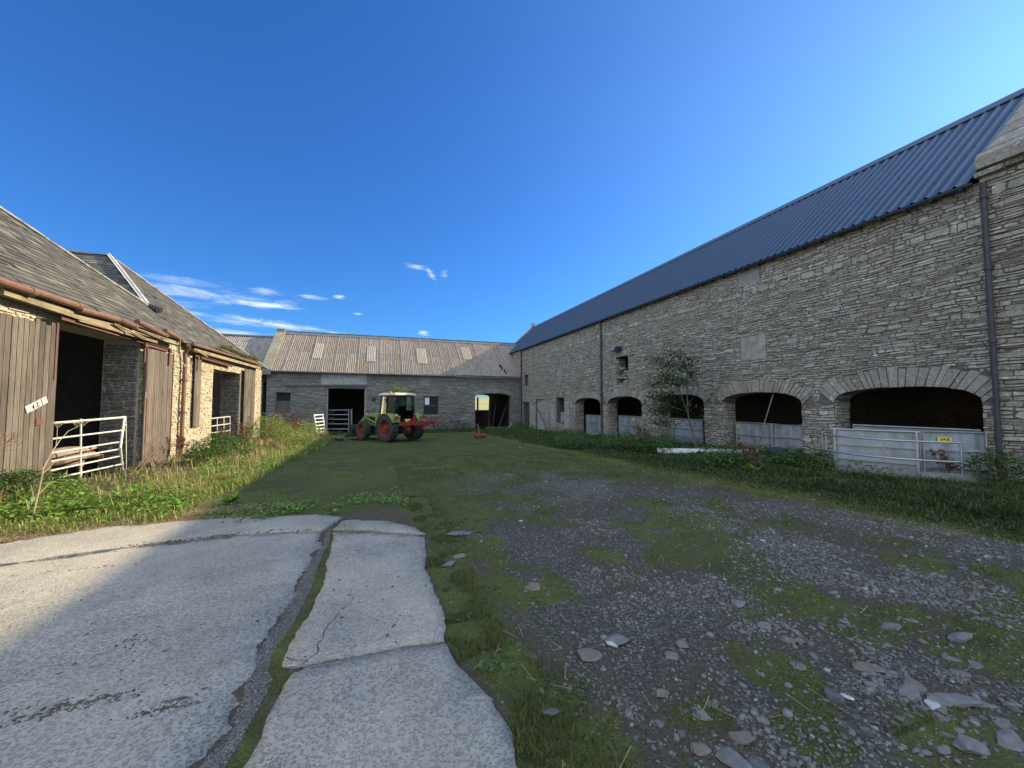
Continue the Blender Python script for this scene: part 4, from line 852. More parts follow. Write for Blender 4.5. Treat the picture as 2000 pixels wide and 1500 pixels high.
def masks(X, Y, full=False):
    n1 = fbm(X*.9+3, Y*.9, 1, 5); n2 = fbm(X*3.1, Y*3.1+7, 5, 4); n3 = fbm(X*.35, Y*.35, 9, 3)
    track = np.exp(-((X-(3.9-.05*Y))/2.0)**2)
    fade = sstep(2.6, 10.0, Y+5*(n1-.5)+3*(n2-.5)-1.9*track+1.2*(n3-.5))
    g = .12+.82*fade+.62*(X > .6)*sstep(.52, .62, n1*.55+n2*.5)*(1-fade)-.1*track*(1-fade)
    side = np.abs(X-slabx(Y)-.2-.3*(n1-.4)); g = np.maximum(g, .95*sstep(.42, .05, side)*sstep(.3, .5, n2+.12)*(X > slabx(Y))*(Y < 7))
    g = np.maximum(g, sstep(6.0, 7.4, X+(n1-.5)*1.8)); g = np.maximum(g, sstep(-.5, .5, (Y-6.4)/1.0+(n1-.5)*1.2)*(X < 1.4)*.95)
    strip = in_strip(X, Y); w_ = (X-stripL(Y))/np.maximum(.05, stripR(Y)-stripL(Y)); g = np.where(strip, .15+.8*sstep(.38, .75, w_+.8*(n2-.5)), g)
    dirt = sstep(.5, .66, fbm(X*1.3+9, Y*1.3, 21, 4))*.75; dirt = np.maximum(dirt, (X < -5.6)*1.0); dirt = np.maximum(dirt, sstep(1.35, .9, X)*.6); dirt = np.where(strip, .35, dirt)
    soil = sstep(-4.4, -4.9, X+(n1-.5)*1.0)*sstep(16.5, 15, Y)*sstep(7.5, 9.5, Y); g = np.minimum(g, 1-.95*soil); dirt = np.maximum(dirt, soil)
    g = np.where((Y < 7.7) & (X < -1.5), g*.45, g)
    brown = sstep(-3.2, -2.2, X)*sstep(1.2, -.2, X)*sstep(7.6, 9, Y)*sstep(15, 12, Y); g = g*(1-.35*brown*sstep(.4, .6, n1)); dirt = np.maximum(dirt, .8*brown)
    g = np.where((X > XR) | (X < XL) | ((Y > YF) & (Y < 43)), 0, g); dirt = np.where((X > XR) | (X < XL) | (Y > YF), 1, dirt)
    if full: yel = np.exp(-((X-7.1+1.2*(n1-.5))/.55)**2)*sstep(1.5, 3, Y)*sstep(30, 20, Y)*.8; return g, dirt, yel
    return g, dirt
def axis(lo, hi, step, far, n):
    a = np.arange(lo, hi, step); k = np.arange(1, n+1)/n
    return np.concatenate([lo-(far*(k[::-1])**3)-step, a, hi+(far*k**3)])
xs = axis(-8.5, 13.2, .075, 2500, 40); ys1 = np.arange(.6, 14, .06); ys2 = np.arange(14, 44, .16); k = np.arange(1, 61)/60
ys = np.concatenate([np.linspace(-200, .5, 30), ys1, ys2, 44+2500*k**3])
GX, GY = np.meshgrid(xs, ys); gxr, gyr = GX.ravel(), GY.ravel()
def ground_h(x, y):
    x = np.asarray(x, float); y = np.asarray(y, float); b = -SLOPE*np.clip(y, -20, 45)
    b = b+.05*(fbm(x*.6, y*.6, 31, 3)-.5)+.035*(fbm(x*3, y*3, 41, 3)-.5)*(y < 40)
    b = b-(.018*on_slab(x, y, .25)+.06*on_slab(x, y, -.1))*(x > -8.6)-.004*in_strip(x, y)
    r = np.maximum(0, y-60); hill = 12*sstep(60, 600, r)*(.7+.6*fbm(x*.002+5, y*.002, 77, 3)); b = b+hill
    return b-.22*((x > XR) | (x < XL))*(y < 44)
gh = ground_h(gxr, gyr); g_, d_, y_ = masks(gxr, gyr, True); fld = ((gyr > 43) | (gxr > 21) | (gxr < -20)).astype(float)
a = np.arange(len(xs)-1); F = np.concatenate([np.stack([j*len(xs)+a, j*len(xs)+a+1, (j+1)*len(xs)+a+1, (j+1)*len(xs)+a], 1) for j in range(len(ys)-1)])
ground = np_mesh('ground', np.stack([gxr, gyr, gh], 1), [F], m_ground, attrs={'grass': g_, 'dirt': d_, 'field': fld, 'yellow': y_}, smooth=True); tag(ground, kind='structure', label='grassy gravel yard sloping gently away', )
# concrete slabs (outlines from the surveyed edges), each a thick plate with a broken edge
def rag(pts, amp, rng, step=.035):
    out = []
    for i in range(len(pts)):
        a = Vector(pts[i]); b = Vector(pts[(i+1) % len(pts)]); n = max(1, int((b-a).length/step)); t = (b-a).normalized(); nn = Vector((-t.y, t.x))
        for k in range(n):
            p = a.lerp(b, k/n); q = amp*(mnoise.noise(Vector((p.x*3, p.y*3, 1)))*1.2+mnoise.noise(Vector((p.x*11, p.y*11, 4)))*.8+mnoise.noise(Vector((p.x*27, p.y*27, 8)))*.5)
            p = p+nn*q; out.append((p.x, p.y))
    return out
def slab(pts, name, label, top=.015, amp=.035):
    P2 = rag(pts, amp, rng); n = len(P2); th = .14
    bm = bmesh.new(); vs = [bm.verts.new((x, y, 0)) for x, y in P2]; f = bm.faces.new(vs); bmesh.ops.triangulate(bm, faces=[f])
    # inner grid for gentle unevenness
    me = bpy.data.meshes.new(name); V = []; Fc = []
    from mathutils.geometry import delaunay_2d_cdt
    co = [Vector(p) for p in P2]; ed = [(i, (i+1) % n) for i in range(n)]; x0 = min(p[0] for p in P2); x1 = max(p[0] for p in P2); y0 = min(p[1] for p in P2); y1 = max(p[1] for p in P2)
    pts2 = list(co); st = .16; x = x0+st
    while x < x1:
        y = y0+st
        while y < y1:
            if inside((x, y), P2): pts2.append(Vector((x+rng.uniform(-.03, .03), y+rng.uniform(-.03, .03))))
            y += st
        x += st
    r = delaunay_2d_cdt(pts2, ed, [list(range(n))], 1, 1e-4); bm.free()
    vv = r[0]; ff = r[2]
    ra = np.array(P2); drop_ = .028 if 'broad' in label else .008
    def h(x, y):
        d_e = float(np.sqrt(((ra-[x, y])**2).sum(1).min())); return -drop_*max(0, 1-d_e/.1)**2+gz(y)+top+.018*(mnoise.noise(Vector((x*.7, y*.7, 3))))+.006*mnoise.noise(Vector((x*3, y*3, 3)))
    mb = MB(); mb.add([(p.x, p.y, h(p.x, p.y)) for p in vv], [tuple(f) for f in ff])
    ring = [(x, y, h(x, y)) for x, y in P2]; low_ = [(x, y, z-th) for x, y, z in ring]; mb.add(ring+low_, [(i, (i+1) % n, (i+1) % n+n, i+n) for i in range(n)])
    me.from_pydata(mb.v, [], mb.f); me.materials.append(m_conc); bm = bmesh.new(); bm.from_mesh(me); bmesh.ops.remove_doubles(bm, verts=bm.verts, dist=1e-5); bmesh.ops.recalc_face_normals(bm, faces=bm.faces); bm.to_mesh(me); bm.free()
    for p in me.polygons: p.use_smooth = abs(p.normal.z) > .8
    o = bpy.data.objects.new(name, me); COL.objects.link(o); tag(o, label, kind='structure'); return o
L1 = g2((0, 1062), (200, 1032), (380, 1016), (500, 1008), (630, 1005), (668, 1011), (640, 1030))
crk = g2((628, 1038), (480, 1044), (290, 1063))
slab([(-9, 6.9)]+L1[:-1]+[crk[0], crk[1], (crk[2][0], crk[2][1]), (-5.2, 5.3), (-9, 5.1)], 'concrete_slab', 'narrow far strip of worn concrete beside the weeds', amp=.02)
e = .016
slab([(-9, 5.1-e), (-5.2, 5.3-e), (crk[2][0], crk[2][1]-e), (crk[1][0], crk[1][1]-e), (crk[0][0]-.02, crk[0][1]-e)]+Lr+[(-.72, 1.3), (-.75, -3), (-9, -3)], 'concrete_slab', 'broad worn concrete apron at lower left', amp=.055)
S1 = g2((668, 1017), (700, 1015), (760, 1018), (812, 1030), (832, 1042), (700, 1036), (652, 1034))
slab(S1, 'concrete_slab', 'small cracked end piece of the right concrete strip', .01, .02)
S2 = g2((650, 1040), (700, 1040), (830, 1047), (833, 1085), (828, 1110), (848, 1150), (866, 1200), (868, 1256), (790, 1266), (700, 1282), (590, 1303), (553, 1300), (560, 1262), (600, 1210), (632, 1140), (640, 1095), (650, 1060))
slab(S2, 'concrete_slab', 'middle piece of the right concrete strip with branching cracks', .012, .022)
S3 = g2((868, 1261), (905, 1310), (960, 1370), (998, 1440), (1006, 1500)); S3 = S3+[(.62, .9), (.6, -3), (-.55, -3), (-.5, 1.2)]+g2((478, 1500), (520, 1400), (572, 1318), (598, 1305), (700, 1285), (790, 1270))
slab(S3, 'concrete_slab', 'nearest humped piece of the right concrete strip', .02, .022)
# dirt filled cracks on the middle slab
def thinline(pts, w_, name, mat, label, z=.03, kind='structure'):
    pts = [Vector((p[0], p[1], 0)) for p in pts]; mb = MB(); prev = None
    Q = []
    for a, b in zip(pts[:-1], pts[1:]):
        k = max(1, int((b-a).length/.04))
        for i in range(k): p = a.lerp(b, i/k); Q.append(p+Vector((mnoise.noise(p*9), mnoise.noise(p*9+Vector((5, 5, 5))), 0))*.03)
    for i in range(len(Q)-1):
        t = (Q[i+1]-Q[i]).normalized(); n_ = Vector((-t.y, t.x, 0)); w1_ = w_*(.25+1.2*abs(mnoise.noise(Q[i]*6))); w2_ = w_*(.25+1.2*abs(mnoise.noise(Q[i+1]*6)))
        zz = lambda p: gz(p.y)+.012+.018*mnoise.noise(Vector((p.x*.7, p.y*.7, 3)))+.006*mnoise.noise(Vector((p.x*3, p.y*3, 3)))+.0035
        mb.add([(*(Q[i]-n_*w1_)[:2], zz(Q[i])), (*(Q[i]+n_*w1_)[:2], zz(Q[i])), (*(Q[i+1]+n_*w2_)[:2], zz(Q[i+1])), (*(Q[i+1]-n_*w2_)[:2], zz(Q[i+1]))], [(0, 1, 2, 3)])
    o = mb.build(name, mat); tag(o, label, kind=kind); return o
thinline(g2((592, 1302), (618, 1280), (632, 1240), (640, 1222), (655, 1215), (668, 1195)), .006, 'crack', m_soil, 'dirt-filled crack across the middle slab')
thinline(g2((555, 1290), (600, 1292), (612, 1283)), .008, 'crack', m_soil, 'short dirt-filled crack at the slab corner')
thinline(g2((668, 1195), (690, 1170), (682, 1150)), .004, 'crack', m_soil, 'hairline crack running up the middle slab')

# ================================================================ loose stones
def ico(sub):
    bm = bmesh.new(); bmesh.ops.create_icosphere(bm, subdivisions=sub, radius=1); V = np.array([v.co[:] for v in bm.verts]); F = np.array([[v.index for v in f.verts] for f in bm.faces]); bm.free(); return V, F
IV, IF = ico(1); IV2, IF2 = ico(2)
def rough(V, r, amt=.28, facets=6):
    V = V.copy(); n = r.normal(size=(facets, 3)); n /= np.linalg.norm(n, axis=1)[:, None]
    for q in n:
        d = V@q; c = r.uniform(.45, .8); m = d > c; V[m] -= np.outer(d[m]-c, q)
    return V*(1+r.uniform(-amt, amt, len(V))[:, None]*.25)
def stonefield(name, n, xr, yr, size, label, dens, flat=.5, exclude=True):
    X = nr.uniform(*xr, n*4); Y = yr[0]+(yr[1]-yr[0])*nr.random(n*4)**1.7; k = nr.random(n*4) < dens(X, Y)
    if exclude: k &= ~on_slab(X, Y, .01)
    X = X[k][:n]; Y = Y[k][:n]; parts = []
    for t in range(8):
        m = np.arange(len(X)) % 8 == t; x, y = X[m], Y[m]; c = len(x); s = size[0]+(size[1]-size[0])*nr.random(c)**3.0; S = np.stack([s*nr.uniform(.8, 1.5, c), s*nr.uniform(.6, 1.0, c), s*nr.uniform(flat*.6, flat*1.3, c)], 1)
        V, F = scatter(rough(IV, nr), IF, np.stack([x, y, ground_h(x, y)+S[:, 2]*.35], 1), rots(nr.uniform(0, 6.3, c), nr.normal(0, .2, c), nr.normal(0, .2, c)), S); parts.append((V, [F]))
    V, F = join(parts); o = np_mesh(name, V, F, m_rock); return tag(o, label, kind='stuff')
def gd(X, Y): g, d = masks(X, Y); return np.clip(1.05-g*1.0, .16, 1)*np.where(X > 1.2, 1, .4)*np.where(X > 5.0, .45, 1)*(.22+.78*(fbm(X*1.1, Y*1.1, 91, 4) > .5))
stonefield('gravel', 46000, (.6, 8.2), (1.0, 9.5), (.004, .017), 'loose small grey gravel scattered over the yard', gd)
stonefield('pebbles', 9000, (.7, 8.0), (1.1, 11), (.009, .036), 'thumb-sized grey pebbles lying among the gravel', lambda X, Y: gd(X, Y)*np.clip(.25+.5*(X-1.2)/2.5-.05*(Y-2), .12, 1))
def strip_d(X, Y): return (in_strip(X, Y) & (X < stripL(Y)+.55*(stripR(Y)-stripL(Y))))*1.0
stonefield('grit', 26000, (-1.0, -.3), (1.6, 6.4), (.003, .009), 'fine grit washed into the gap between the slabs', strip_d, exclude=False)
def rock(px, py, wpx, hpx, mat, label, flat=.45, rz=None, group=None, elong=1.5):
    p = onG(px, py+hpx*.3); d = (p-CAM).length; w_ = wpx/FPX*d/2*.92; elong = max(1.15, min(3.2, wpx/(hpx/.62))) if label[:5] != 'fist-' else elong; r = np.random.default_rng(int(px*7+py)); V = rough(IV2, r, .1, 14); S = np.array([w_, w_/elong, min(w_*flat, w_/elong*.6)])
    a = -.35+r.uniform(-.4, .4) if rz is None else rz; R3 = rots(np.array([a]), np.array([r.normal(0, .12)]), np.array([r.normal(0, .1)]))[0]; V = (V*S)@R3.T
    me = bpy.data.meshes.new('loose_stone'); me.from_pydata(V.tolist(), [], IF2.tolist()); me.materials.append(mat); o = bpy.data.objects.new('loose_stone', me); COL.objects.link(o); o.location = (p.x, p.y, float(ground_h(p.x, p.y))+S[2]*.35)
    
    return tag(o, label, 'stone', group)
RK = [(905, 1038, 74, 20, m_rgrey, 'broad flat grey stone set in the grass just beyond the slab end', .12, 0), (897, 1082, 36, 14, m_rgrey, 'grey stone beside the right slab, farther of a close pair', .25, 0), (877, 1097, 38, 16, m_rgrey, 'grey stone beside the right slab, nearer of a close pair', .25, .3),
      (1205, 1245, 46, 30, m_rgrey, 'pale grey stone lying behind a small white stone', .4, -.5), (1199, 1256, 28, 14, m_rwhite, 'small white stone leaning on a larger grey one', .5, -.2), (1152, 1279, 62, 26, m_rbrown, 'flat pinkish stone beside the white stone', .18, -.2),
      (1332, 1259, 30, 24, m_rbrown, 'rounded brown stone near the middle of the gravel', .6, -.6), (1315, 1276, 30, 26, m_rgrey, 'grey wedge stone touching the rounded brown stone', .4, -1), (1164, 1109, 18, 12, m_rbrown, 'small brown stone standing up from the far gravel', .8, 0),
      (1295, 1357, 34, 20, m_rbrown, 'tan angular stone on the open gravel', .4, 0), (1080, 1393, 48, 14, m_rgrey, 'flat pale stone at the grass edge by the nearest slab', .2, -.1), (1040, 1138, 50, 24, m_rbrown, 'worn flat stone sunk in the gravel beside the slab', .1, 0),
      (1862, 1365, 84, 20, m_rgrey, 'long grey bar-shaped stone in the rocky patch', .3, -.42), (1903, 1368, 50, 12, m_rgrey, 'thin pale sliver lying beside the long bar stone', .3, -.6), (1627, 1360, 36, 26, m_rdark, 'dark rounded stone beside a pale flake', .5, 0), (1653, 1364, 30, 10, m_rwhite, 'pale flake against the dark rounded stone', .4, -.5),
      (1780, 1333, 34, 24, m_rbrown, 'brown rounded stone above a white-flecked grey one', .6, -.4), (1770, 1350, 38, 16, m_rgrey, 'grey stone with white flecks in the rocky patch', .4, 0), (1825, 1377, 26, 16, m_rwhite, 'small chalky white stone near the long bar stone', .4, 0),
      (1432, 1478, 50, 40, m_rgrey, 'large flat grey stone at the bottom edge, left of its pair', .25, -.9), (1476, 1486, 42, 36, m_rdark, 'dark flat stone at the bottom edge, right of its pair', .25, -.9), (1453, 1442, 44, 24, m_rbrown, 'brownish stone above the bottom pair', .35, -.5), (1368, 1462, 40, 24, m_rbrown, 'tan stone left of the bottom pair', .4, -.5),
      (1370, 1397, 34, 24, m_rgrey, 'grey tile-like stone on the lower gravel', .25, -.9), (1440, 1175, 32, 14, m_rgrey, 'oval pale grey stone on the middle gravel', .5, 0), (1489, 1218, 30, 16, m_rgrey, 'tilted grey stone between gravel and moss', .5, -.6), (1540, 1251, 28, 12, m_rbrown, 'reddish stone with a grey one tight against it', .5, -.4), (1564, 1252, 24, 12, m_rgrey, 'grey stone tight against the reddish one', .5, -.2),
      (1735, 1219, 34, 14, m_rgrey, 'pale grey stone at the far side of the rocky patch', .4, -.3), (1878, 1245, 44, 12, m_rgrey, 'smooth blue-grey stone on the bare track at right', .3, -.1), (1558, 1301, 30, 20, m_rgrey, 'square-ended grey stone below the reddish one', .4, -.3), (1694, 1296, 50, 22, m_rbrown, 'dark brown slab of stone with moss around it', .2, -.3),
      (1890, 1456, 42, 24, m_rgrey, 'plump grey stone near the bottom right corner', .45, -.3), (1840, 1462, 22, 16, m_rgrey, 'small oval stone near the bottom right corner', .5, 0), (1975, 1445, 44, 18, m_rgrey, 'elongated stone on the right-hand edge', .4, -.3), (1415, 1130, 8, 5, m_rwhite, 'tiny bright white chip on the far gravel', .5, 0), (1490, 1055, 10, 6, m_rwhite, 'white splinter on the dark track', .3, -.5)]
for (px, py, w_, h_, m, lb, fl_, rz0) in RK: rock(px, py, w_, h_, m, lb, fl_, rz0)
srcs = []
for i in range(150):
    px = rng.triangular(1180, 2000, 1850); py = rng.triangular(1130, 1495, 1400)
    if px < 1250 and py < 1250: continue
    if i < 14: mk = i % 7; srcs.append(rock(px, py, rng.uniform(9, 23), 12, m_rdark if mk in (2, 5) else m_rbrown if mk == 4 else m_rgrey, ('dark slaty' if mk in (2, 5) else 'brownish' if mk == 4 else 'fist-sized grey')+' stone lying loose in the gravel at lower right', rng.uniform(.25, .5), None, 'loose stones in the gravel', rng.uniform(1.1, 1.9)))
    else:
        s = rng.choice(srcs); o = s.copy(); COL.objects.link(o); p = onG(px, py); k = rng.uniform(.55, 1.15); o.scale = (k, k, k); o.rotation_euler = (0, 0, rng.uniform(0, 6.3)); o.location = (p.x, p.y, float(ground_h(p.x, p.y))-.002)
# stones and slabs out on the grass
for (px, py, w_, h_, lb) in [(771, 951, 16, 4, 'thin pale flagstone on the shaded grass, nearest of the far ones'), (994, 927, 20, 5, 'pale flagstone by the dark patch of dung'), (1015, 874, 18, 4, 'pale flagstone in the grass before the right verge'), (1003, 893, 10, 4, 'small pale stone in the grass before the right verge'), (976, 995, 14, 4, 'pale stone at the start of the track'), (1017, 1016, 12, 6, 'round white stone at the start of the track'), (700, 928, 8, 3, 'faint pale stone left of the flagstone'), (530, 1007, 20, 8, 'reddish stone lying on the slab edge by the weeds')]:
    rock(px, py, w_, h_, m_rbrown if 'reddish' in lb else m_rwhite if 'white' in lb else m_rgrey, lb, .25, 0)
mb = MB(); p = onG(655, 861)
for k in range(14): mb.box((p.x+rng.uniform(-.35, .35), p.y+rng.uniform(-.2, .2), p.z+.05+rng.uniform(0, .05)), (.12, .1, .04), Matrix.Rotation(rng.random()*3, 3, 'Z') @ Matrix.Rotation(rng.uniform(-.5, .5), 3, 'X'))
tag(mb.build('rag', m_black), 'crumpled black sheeting on the grass left of the tractor', 'sheeting')

def clods(name, centres, label, mat):
    X = []; Y = []
    for (px, py, n, sx, sy) in centres:
        p = onG(px, py); X += list(nr.normal(p.x, sx, n)); Y += list(nr.normal(p.y, sy, n))
    X = np.array(X); Y = np.array(Y); k = on_slab(X, Y, -.06); X, Y = X[k], Y[k]; n = len(X); sz = nr.uniform(.004, .016, n)*nr.random(n)**.5+.003; S = np.stack([sz*nr.uniform(.8, 1.8, n), sz*nr.uniform(.6, 1.1, n), sz*.3], 1)
    Z = np.array([gz(y)+.015+.018*mnoise.noise(Vector((x*.7, y*.7, 3)))+.006*mnoise.noise(Vector((x*3, y*3, 3))) for x, y in zip(X, Y)])
    V, F = scatter(rough(IV, nr), IF, np.stack([X, Y, Z], 1), rots(nr.uniform(0, 6.3, n), nr.normal(0, .2, n), nr.normal(0, .2, n)), S); return tag(np_mesh(name, V, [F], mat), label, kind='stuff')
clods('dirt_clods', [(250, 1262, 12, .05, .03), (130, 1390, 70, .16, .03), (60, 1400, 50, .12, .04), (170, 1375, 40, .1, .02), (330, 1388, 60, .09, .012), (350, 1372, 25, .04, .01), (200, 1110, 60, .35, .03), (330, 1062, 90, .22, .05), (400, 1052, 60, .3, .04), (480, 1044, 40, .25, .03), (570, 1040, 30, .2, .03), (215, 1300, 10, .1, .1), (170, 1170, 20, .5, .3), (300, 1200, 60, 1.2, .8), (150, 1300, 60, .8, .5), (700, 1150, 25, .3, .6), (720, 1300, 20, .3, .3), (690, 1042, 40, .2, .06)], 'crumbs of dung and soil trodden over the concrete', m_soil)
# ================================================================ GATES
def tubes(name, segs, r, mat, parent):
    mb = MB()
    for s in segs: mb.tube(s, r, 8)
    return mb.build(name, mat, parent)
def gp(px, py, X=XL+.12): return onX(px, py, X)
g1 = thing('field_gate', 'pale bent seven-bar metal gate across the pig opening', 'gate', tuple(onG(160, 935)))
yl = [829, 860, 889, 906, 925, 942, 958]; yr = [815, 840, 863, 877, 891, 906, 920]
xr_ = lambda y: 240 if y < 875 else 238
for k, (a, b) in enumerate(zip(yl, yr)):
    xb = 242-(8 if 860 < b < 895 else 2 if b > 895 else 0)
    A_, B_ = gp(60, a+2.4 if k else a+1.5, XL+.16), gp(xb, b, XL+.04); tubes('rail', [[A_, B_]], .03 if k == 0 else .021, m_gate, g1)
tubes('stile', [[gp(243, 813, XL+.04), gp(235, 874, XL+.1), gp(240, 921, XL+.04)]], .03, m_gate, g1); tubes('upright', [[gp(158, 818, XL+.07), gp(157, 940, XL+.1)]], .02, m_gate, g1)
tubes('latch_post', [[gp(246, 813, XL-.05), gp(246.5, 921, XL-.05)], [gp(242, 830, XL), gp(247, 830, XL-.05)]], .013, m_gate, g1)
g2_ = thing('field_gate', 'small pale gate with crossed bars in the farther cart opening', 'gate', tuple(onX(430, 858, XL)))
for y0_, y1_ in [(818, 813.5), (833, 827.5), (846, 841), (858, 853)]: tubes('rail', [[gp(408, y0_, XL-.05), gp(449, y1_, XL-.05)]], .025, m_gate, g2_)
for x in (411, 424, 437, 449): tubes('upright', [[gp(x, 815.5-(x-411)*.06, XL-.05), gp(x, 862, XL-.05)]], .022, m_gate, g2_)
g3 = thing('leaning_hurdle', 'cream metal hurdle end leaning beside the dark barn doorway', 'hurdle', tuple(onG(625, 851)))
Yh = 31.2; H = lambda x, y, dy=0: onY(x, y, Yh+dy)
tubes('stile', [[H(613, 809), H(619, 850)]], .05, m_gate, g3); tubes('stile', [[H(630, 808, .9), H(635, 846, .9)]], .05, m_gate, g3)
for k in range(6): t = k/5; tubes('rail', [[H(613.5+5*t, 811+34*t), H(630+5*t, 810+33*t, .9)]], .04, m_gate, g3)
g4 = thing('yard_gate', 'grey tubular gate standing inside the dark barn doorway', 'gate', tuple(onY(665, 850, YF+.8)))
Yg = YF+.9; Hg = lambda x, y: onY(x, y, Yg)
for y in (801, 810, 819, 828, 838): tubes('rail', [[Hg(638, y), Hg(681, y)]], .035, m_galv, g4)
tubes('stile', [[Hg(681, 799), Hg(681, 846)]], .05, m_galv, g4); tubes('gate_post', [[Hg(686.5, 799), Hg(686.5, 848)]], .07, m_galv, g4)
for y in (806, 817, 826): tubes('brace', [[Hg(636, y+2), onY(653, y-2, Yg-.5)]], .025, m_galv, g4)
FONT = None
def text_mesh(s, size, name, mat, parent, M, ext=.001, offset=0.0, shear=0.0):
    cu = bpy.data.curves.new(name, 'FONT'); cu.body = s; cu.size = size; cu.extrude = ext; cu.align_x = 'CENTER'; cu.align_y = 'CENTER'; cu.offset = offset; cu.shear = shear
    t = bpy.data.objects.new('tmp', cu); COL.objects.link(t); dg = bpy.context.evaluated_depsgraph_get(); me = bpy.data.meshes.new_from_object(t.evaluated_get(dg)); bpy.data.objects.remove(t)
    me.transform(M); me.materials.clear(); me.materials.append(mat); me.name = name; o = bpy.data.objects.new(name, me); COL.objects.link(o); attach(o, parent, True); return o
def sheeted(label, A, B, z0, z1, ribs=(.37, .68), badge=None, upr=None, group=None, sag=0.0, parts_extra=None):
    """gate between ground points A,B (near-to-camera face on the left of A->B)."""
    A = Vector(A); B = Vector(B); d = (B-A).normalized(); n = Vector((d.y, -d.x, 0)); 
    if n.dot(CAM-A) < 0: n = -n
    g = thing('sheeted_gate', label, 'gate', (A.x, A.y, z0), group=group); L = (B-A).length; zz = lambda z: Vector((0, 0, z))
    mb = MB(); k = 12
    for i in range(k):
        a = A+d*(L*i/k); b = A+d*(L*(i+1)/k); w1_ = .006*math.sin(i*2.1); w2_ = .006*math.sin((i+1)*2.1)
        mb.add([a+n*w1_+zz(z0-A.z), b+n*w2_+zz(z0-A.z), b+n*w2_+zz(z1-A.z), a+n*w1_+zz(z1-A.z), a+n*(w1_-.008)+zz(z0-A.z), b+n*(w2_-.008)+zz(z0-A.z), b+n*(w2_-.008)+zz(z1-A.z), a+n*(w1_-.008)+zz(z1-A.z)], [(0, 1, 2, 3), (7, 6, 5, 4), (3, 2, 6, 7)])
    mb.build('sheet', m_sheet, g); A0 = Vector((A.x, A.y, 0)); 
    f = []; P_ = lambda t, z: A0+d*(L*t)+n*.03+zz(z)
    tubes('frame', [[P_(0, z0), P_(0, z1), P_(1, z1), P_(1, z0), P_(0, z0)]], .026, m_galv, g)
    for r_ in ribs: mb = MB(); q = z1-(z1-z0)*r_; mb.bar(P_(.01, q), P_(.99, q), .035, .035); mb.build('rib', m_galv, g)
    for u in (upr or ()): mb = MB(); mb.bar(P_(u, z0)+n*.02, P_(u, z1)+n*.02, .045, .03, up=n); mb.build('upright', m_galv, g)
    if badge:
        t, w_, h_, dz = badge; c = P_(t, z1-dz)+n*.012; r = Matrix((d, n, Vector((0, 0, 1)))).transposed(); mb = MB(); mb.box(c, (w_/2, .006, h_/2), r); bd = mb.build('badge', m_yellow, g)
        M = Matrix.Translation(c+n*.0075) @ Matrix((d, Vector((0, 0, 1)), n)).transposed().to_4x4(); text_mesh('IAE', h_*.78, 'lettering', m_ink, g, M @ Matrix.Diagonal((1.55 if w_ > .2 else 1.2, 1, 1, 1)), .0008, h_*.02, .15)
    return g
def archgate(label, x0, x1, y0, y1, X=XR+.5, **k):
    A = onX(x0, (y0+y1)/2, X); B = onX(x1, (y0+y1)/2, X); z1 = onX((x0+x1)/2, y0, X).z; z0 = onX((x0+x1)/2, y1, X).z
    return sheeted(label, (A.x, A.y, z0), (B.x, B.y, z0), z0, z1, **k)
archgate('half-height grey steel gate in the farthest small arch, beside the drainpipe', 1146, 1175, 811, 850, ribs=(.35, .7), upr=(.7,))
archgate('half-height grey steel gate with yellow badge in the second small arch from the far end', 1210, 1256, 813, 862, badge=(.66, .28, .16, .16), upr=(.42,))
archgate('dark grey steel gate behind the sapling', 1304, 1374, 818.5, 884, badge=(.33, .26, .12, .14), ribs=(.28, .52, .76), upr=(.2,))
archgate('darker steel gate with yellow badge, left of the pair in the second large arch', 1440, 1505, 826, 892, X=XR+.45, badge=(.08, .15, .1, .17))
archgate('paler steel gate, right of the pair in the second large arch', 1508, 1569, 829.5, 896, X=XR+.25, upr=(.06,))
# sheeted gate swung out of the nearest arch + the inner one behind it
zg = gz(5.5)
PA = onG(1631, 917); PBm = onX(1924, 862, XR-.02)
Adir = Vector((PA.x, PA.y, zg)); Bdir = Vector((PBm.x, PBm.y, zg))
mid = Adir.lerp(Bdir, .62)+Vector((-.32, -.12, 0))
sheeted('wide sheeted gate swung out of the nearest arch, worn grey section left of the upright', Adir, mid, zg+.02, zg+1.02, ribs=(.38, .74), upr=(.02, .97))
sheeted('smooth grey sheeted gate with yellow badge against the right jamb of the nearest arch', mid+Vector((.03, -.03, 0)), Bdir, zg-.0, zg+1.04, ribs=(.4, .78), badge=(.34, .24, .1, .17))
sheeted('green-grey inner gate seen over the top of the wide sheeted gate', (XR+.1, 7.2, zg), (XR+.25, 4.8, zg), zg, zg+1.07, ribs=(.5,))
pen = thing('curved_rail', 'low curved tubular barrier with uprights in front of the nearest arch', 'barrier', tuple(onG(1700, 930)))
cx, cy, rr = 12.45, 5.95, 1.62
arc = [Vector((cx+rr*math.cos(t), cy+rr*1.02*math.sin(t), 0)) for t in np.linspace(R_(138), R_(236), 15)]
for dz, r_ in ((.86, .022), (.46, .022)): tubes('rail', [[p+Vector((0, 0, zg+dz)) for p in arc]], r_, m_galv, pen)
for k, (lo_, hi_) in [(0, (.0, .92)), (1, (.0, .9)), (5, (.05, .46)), (8, (.46, .86)), (14, (-.05, .88))]: tubes('upright', [[arc[k]+Vector((0, 0, zg+lo_)), arc[k]+Vector((0, 0, zg+hi_))]], .02, m_galv, pen)
mb = MB(); arc2 = [Vector((cx+(rr+.07)*math.cos(t), cy+(rr+.07)*1.02*math.sin(t), 0)) for t in np.linspace(R_(132), R_(248), 26)]
for a, b in zip(arc2[:-1], arc2[1:]): mb.bar(a+Vector((0, 0, gz(a.y)+.06)), b+Vector((0, 0, gz(b.y)+.06)), .1, .28)
tag(mb.build('curved_kerb', m_block), 'curved concrete kerb under the tubular barrier', 'kerb')

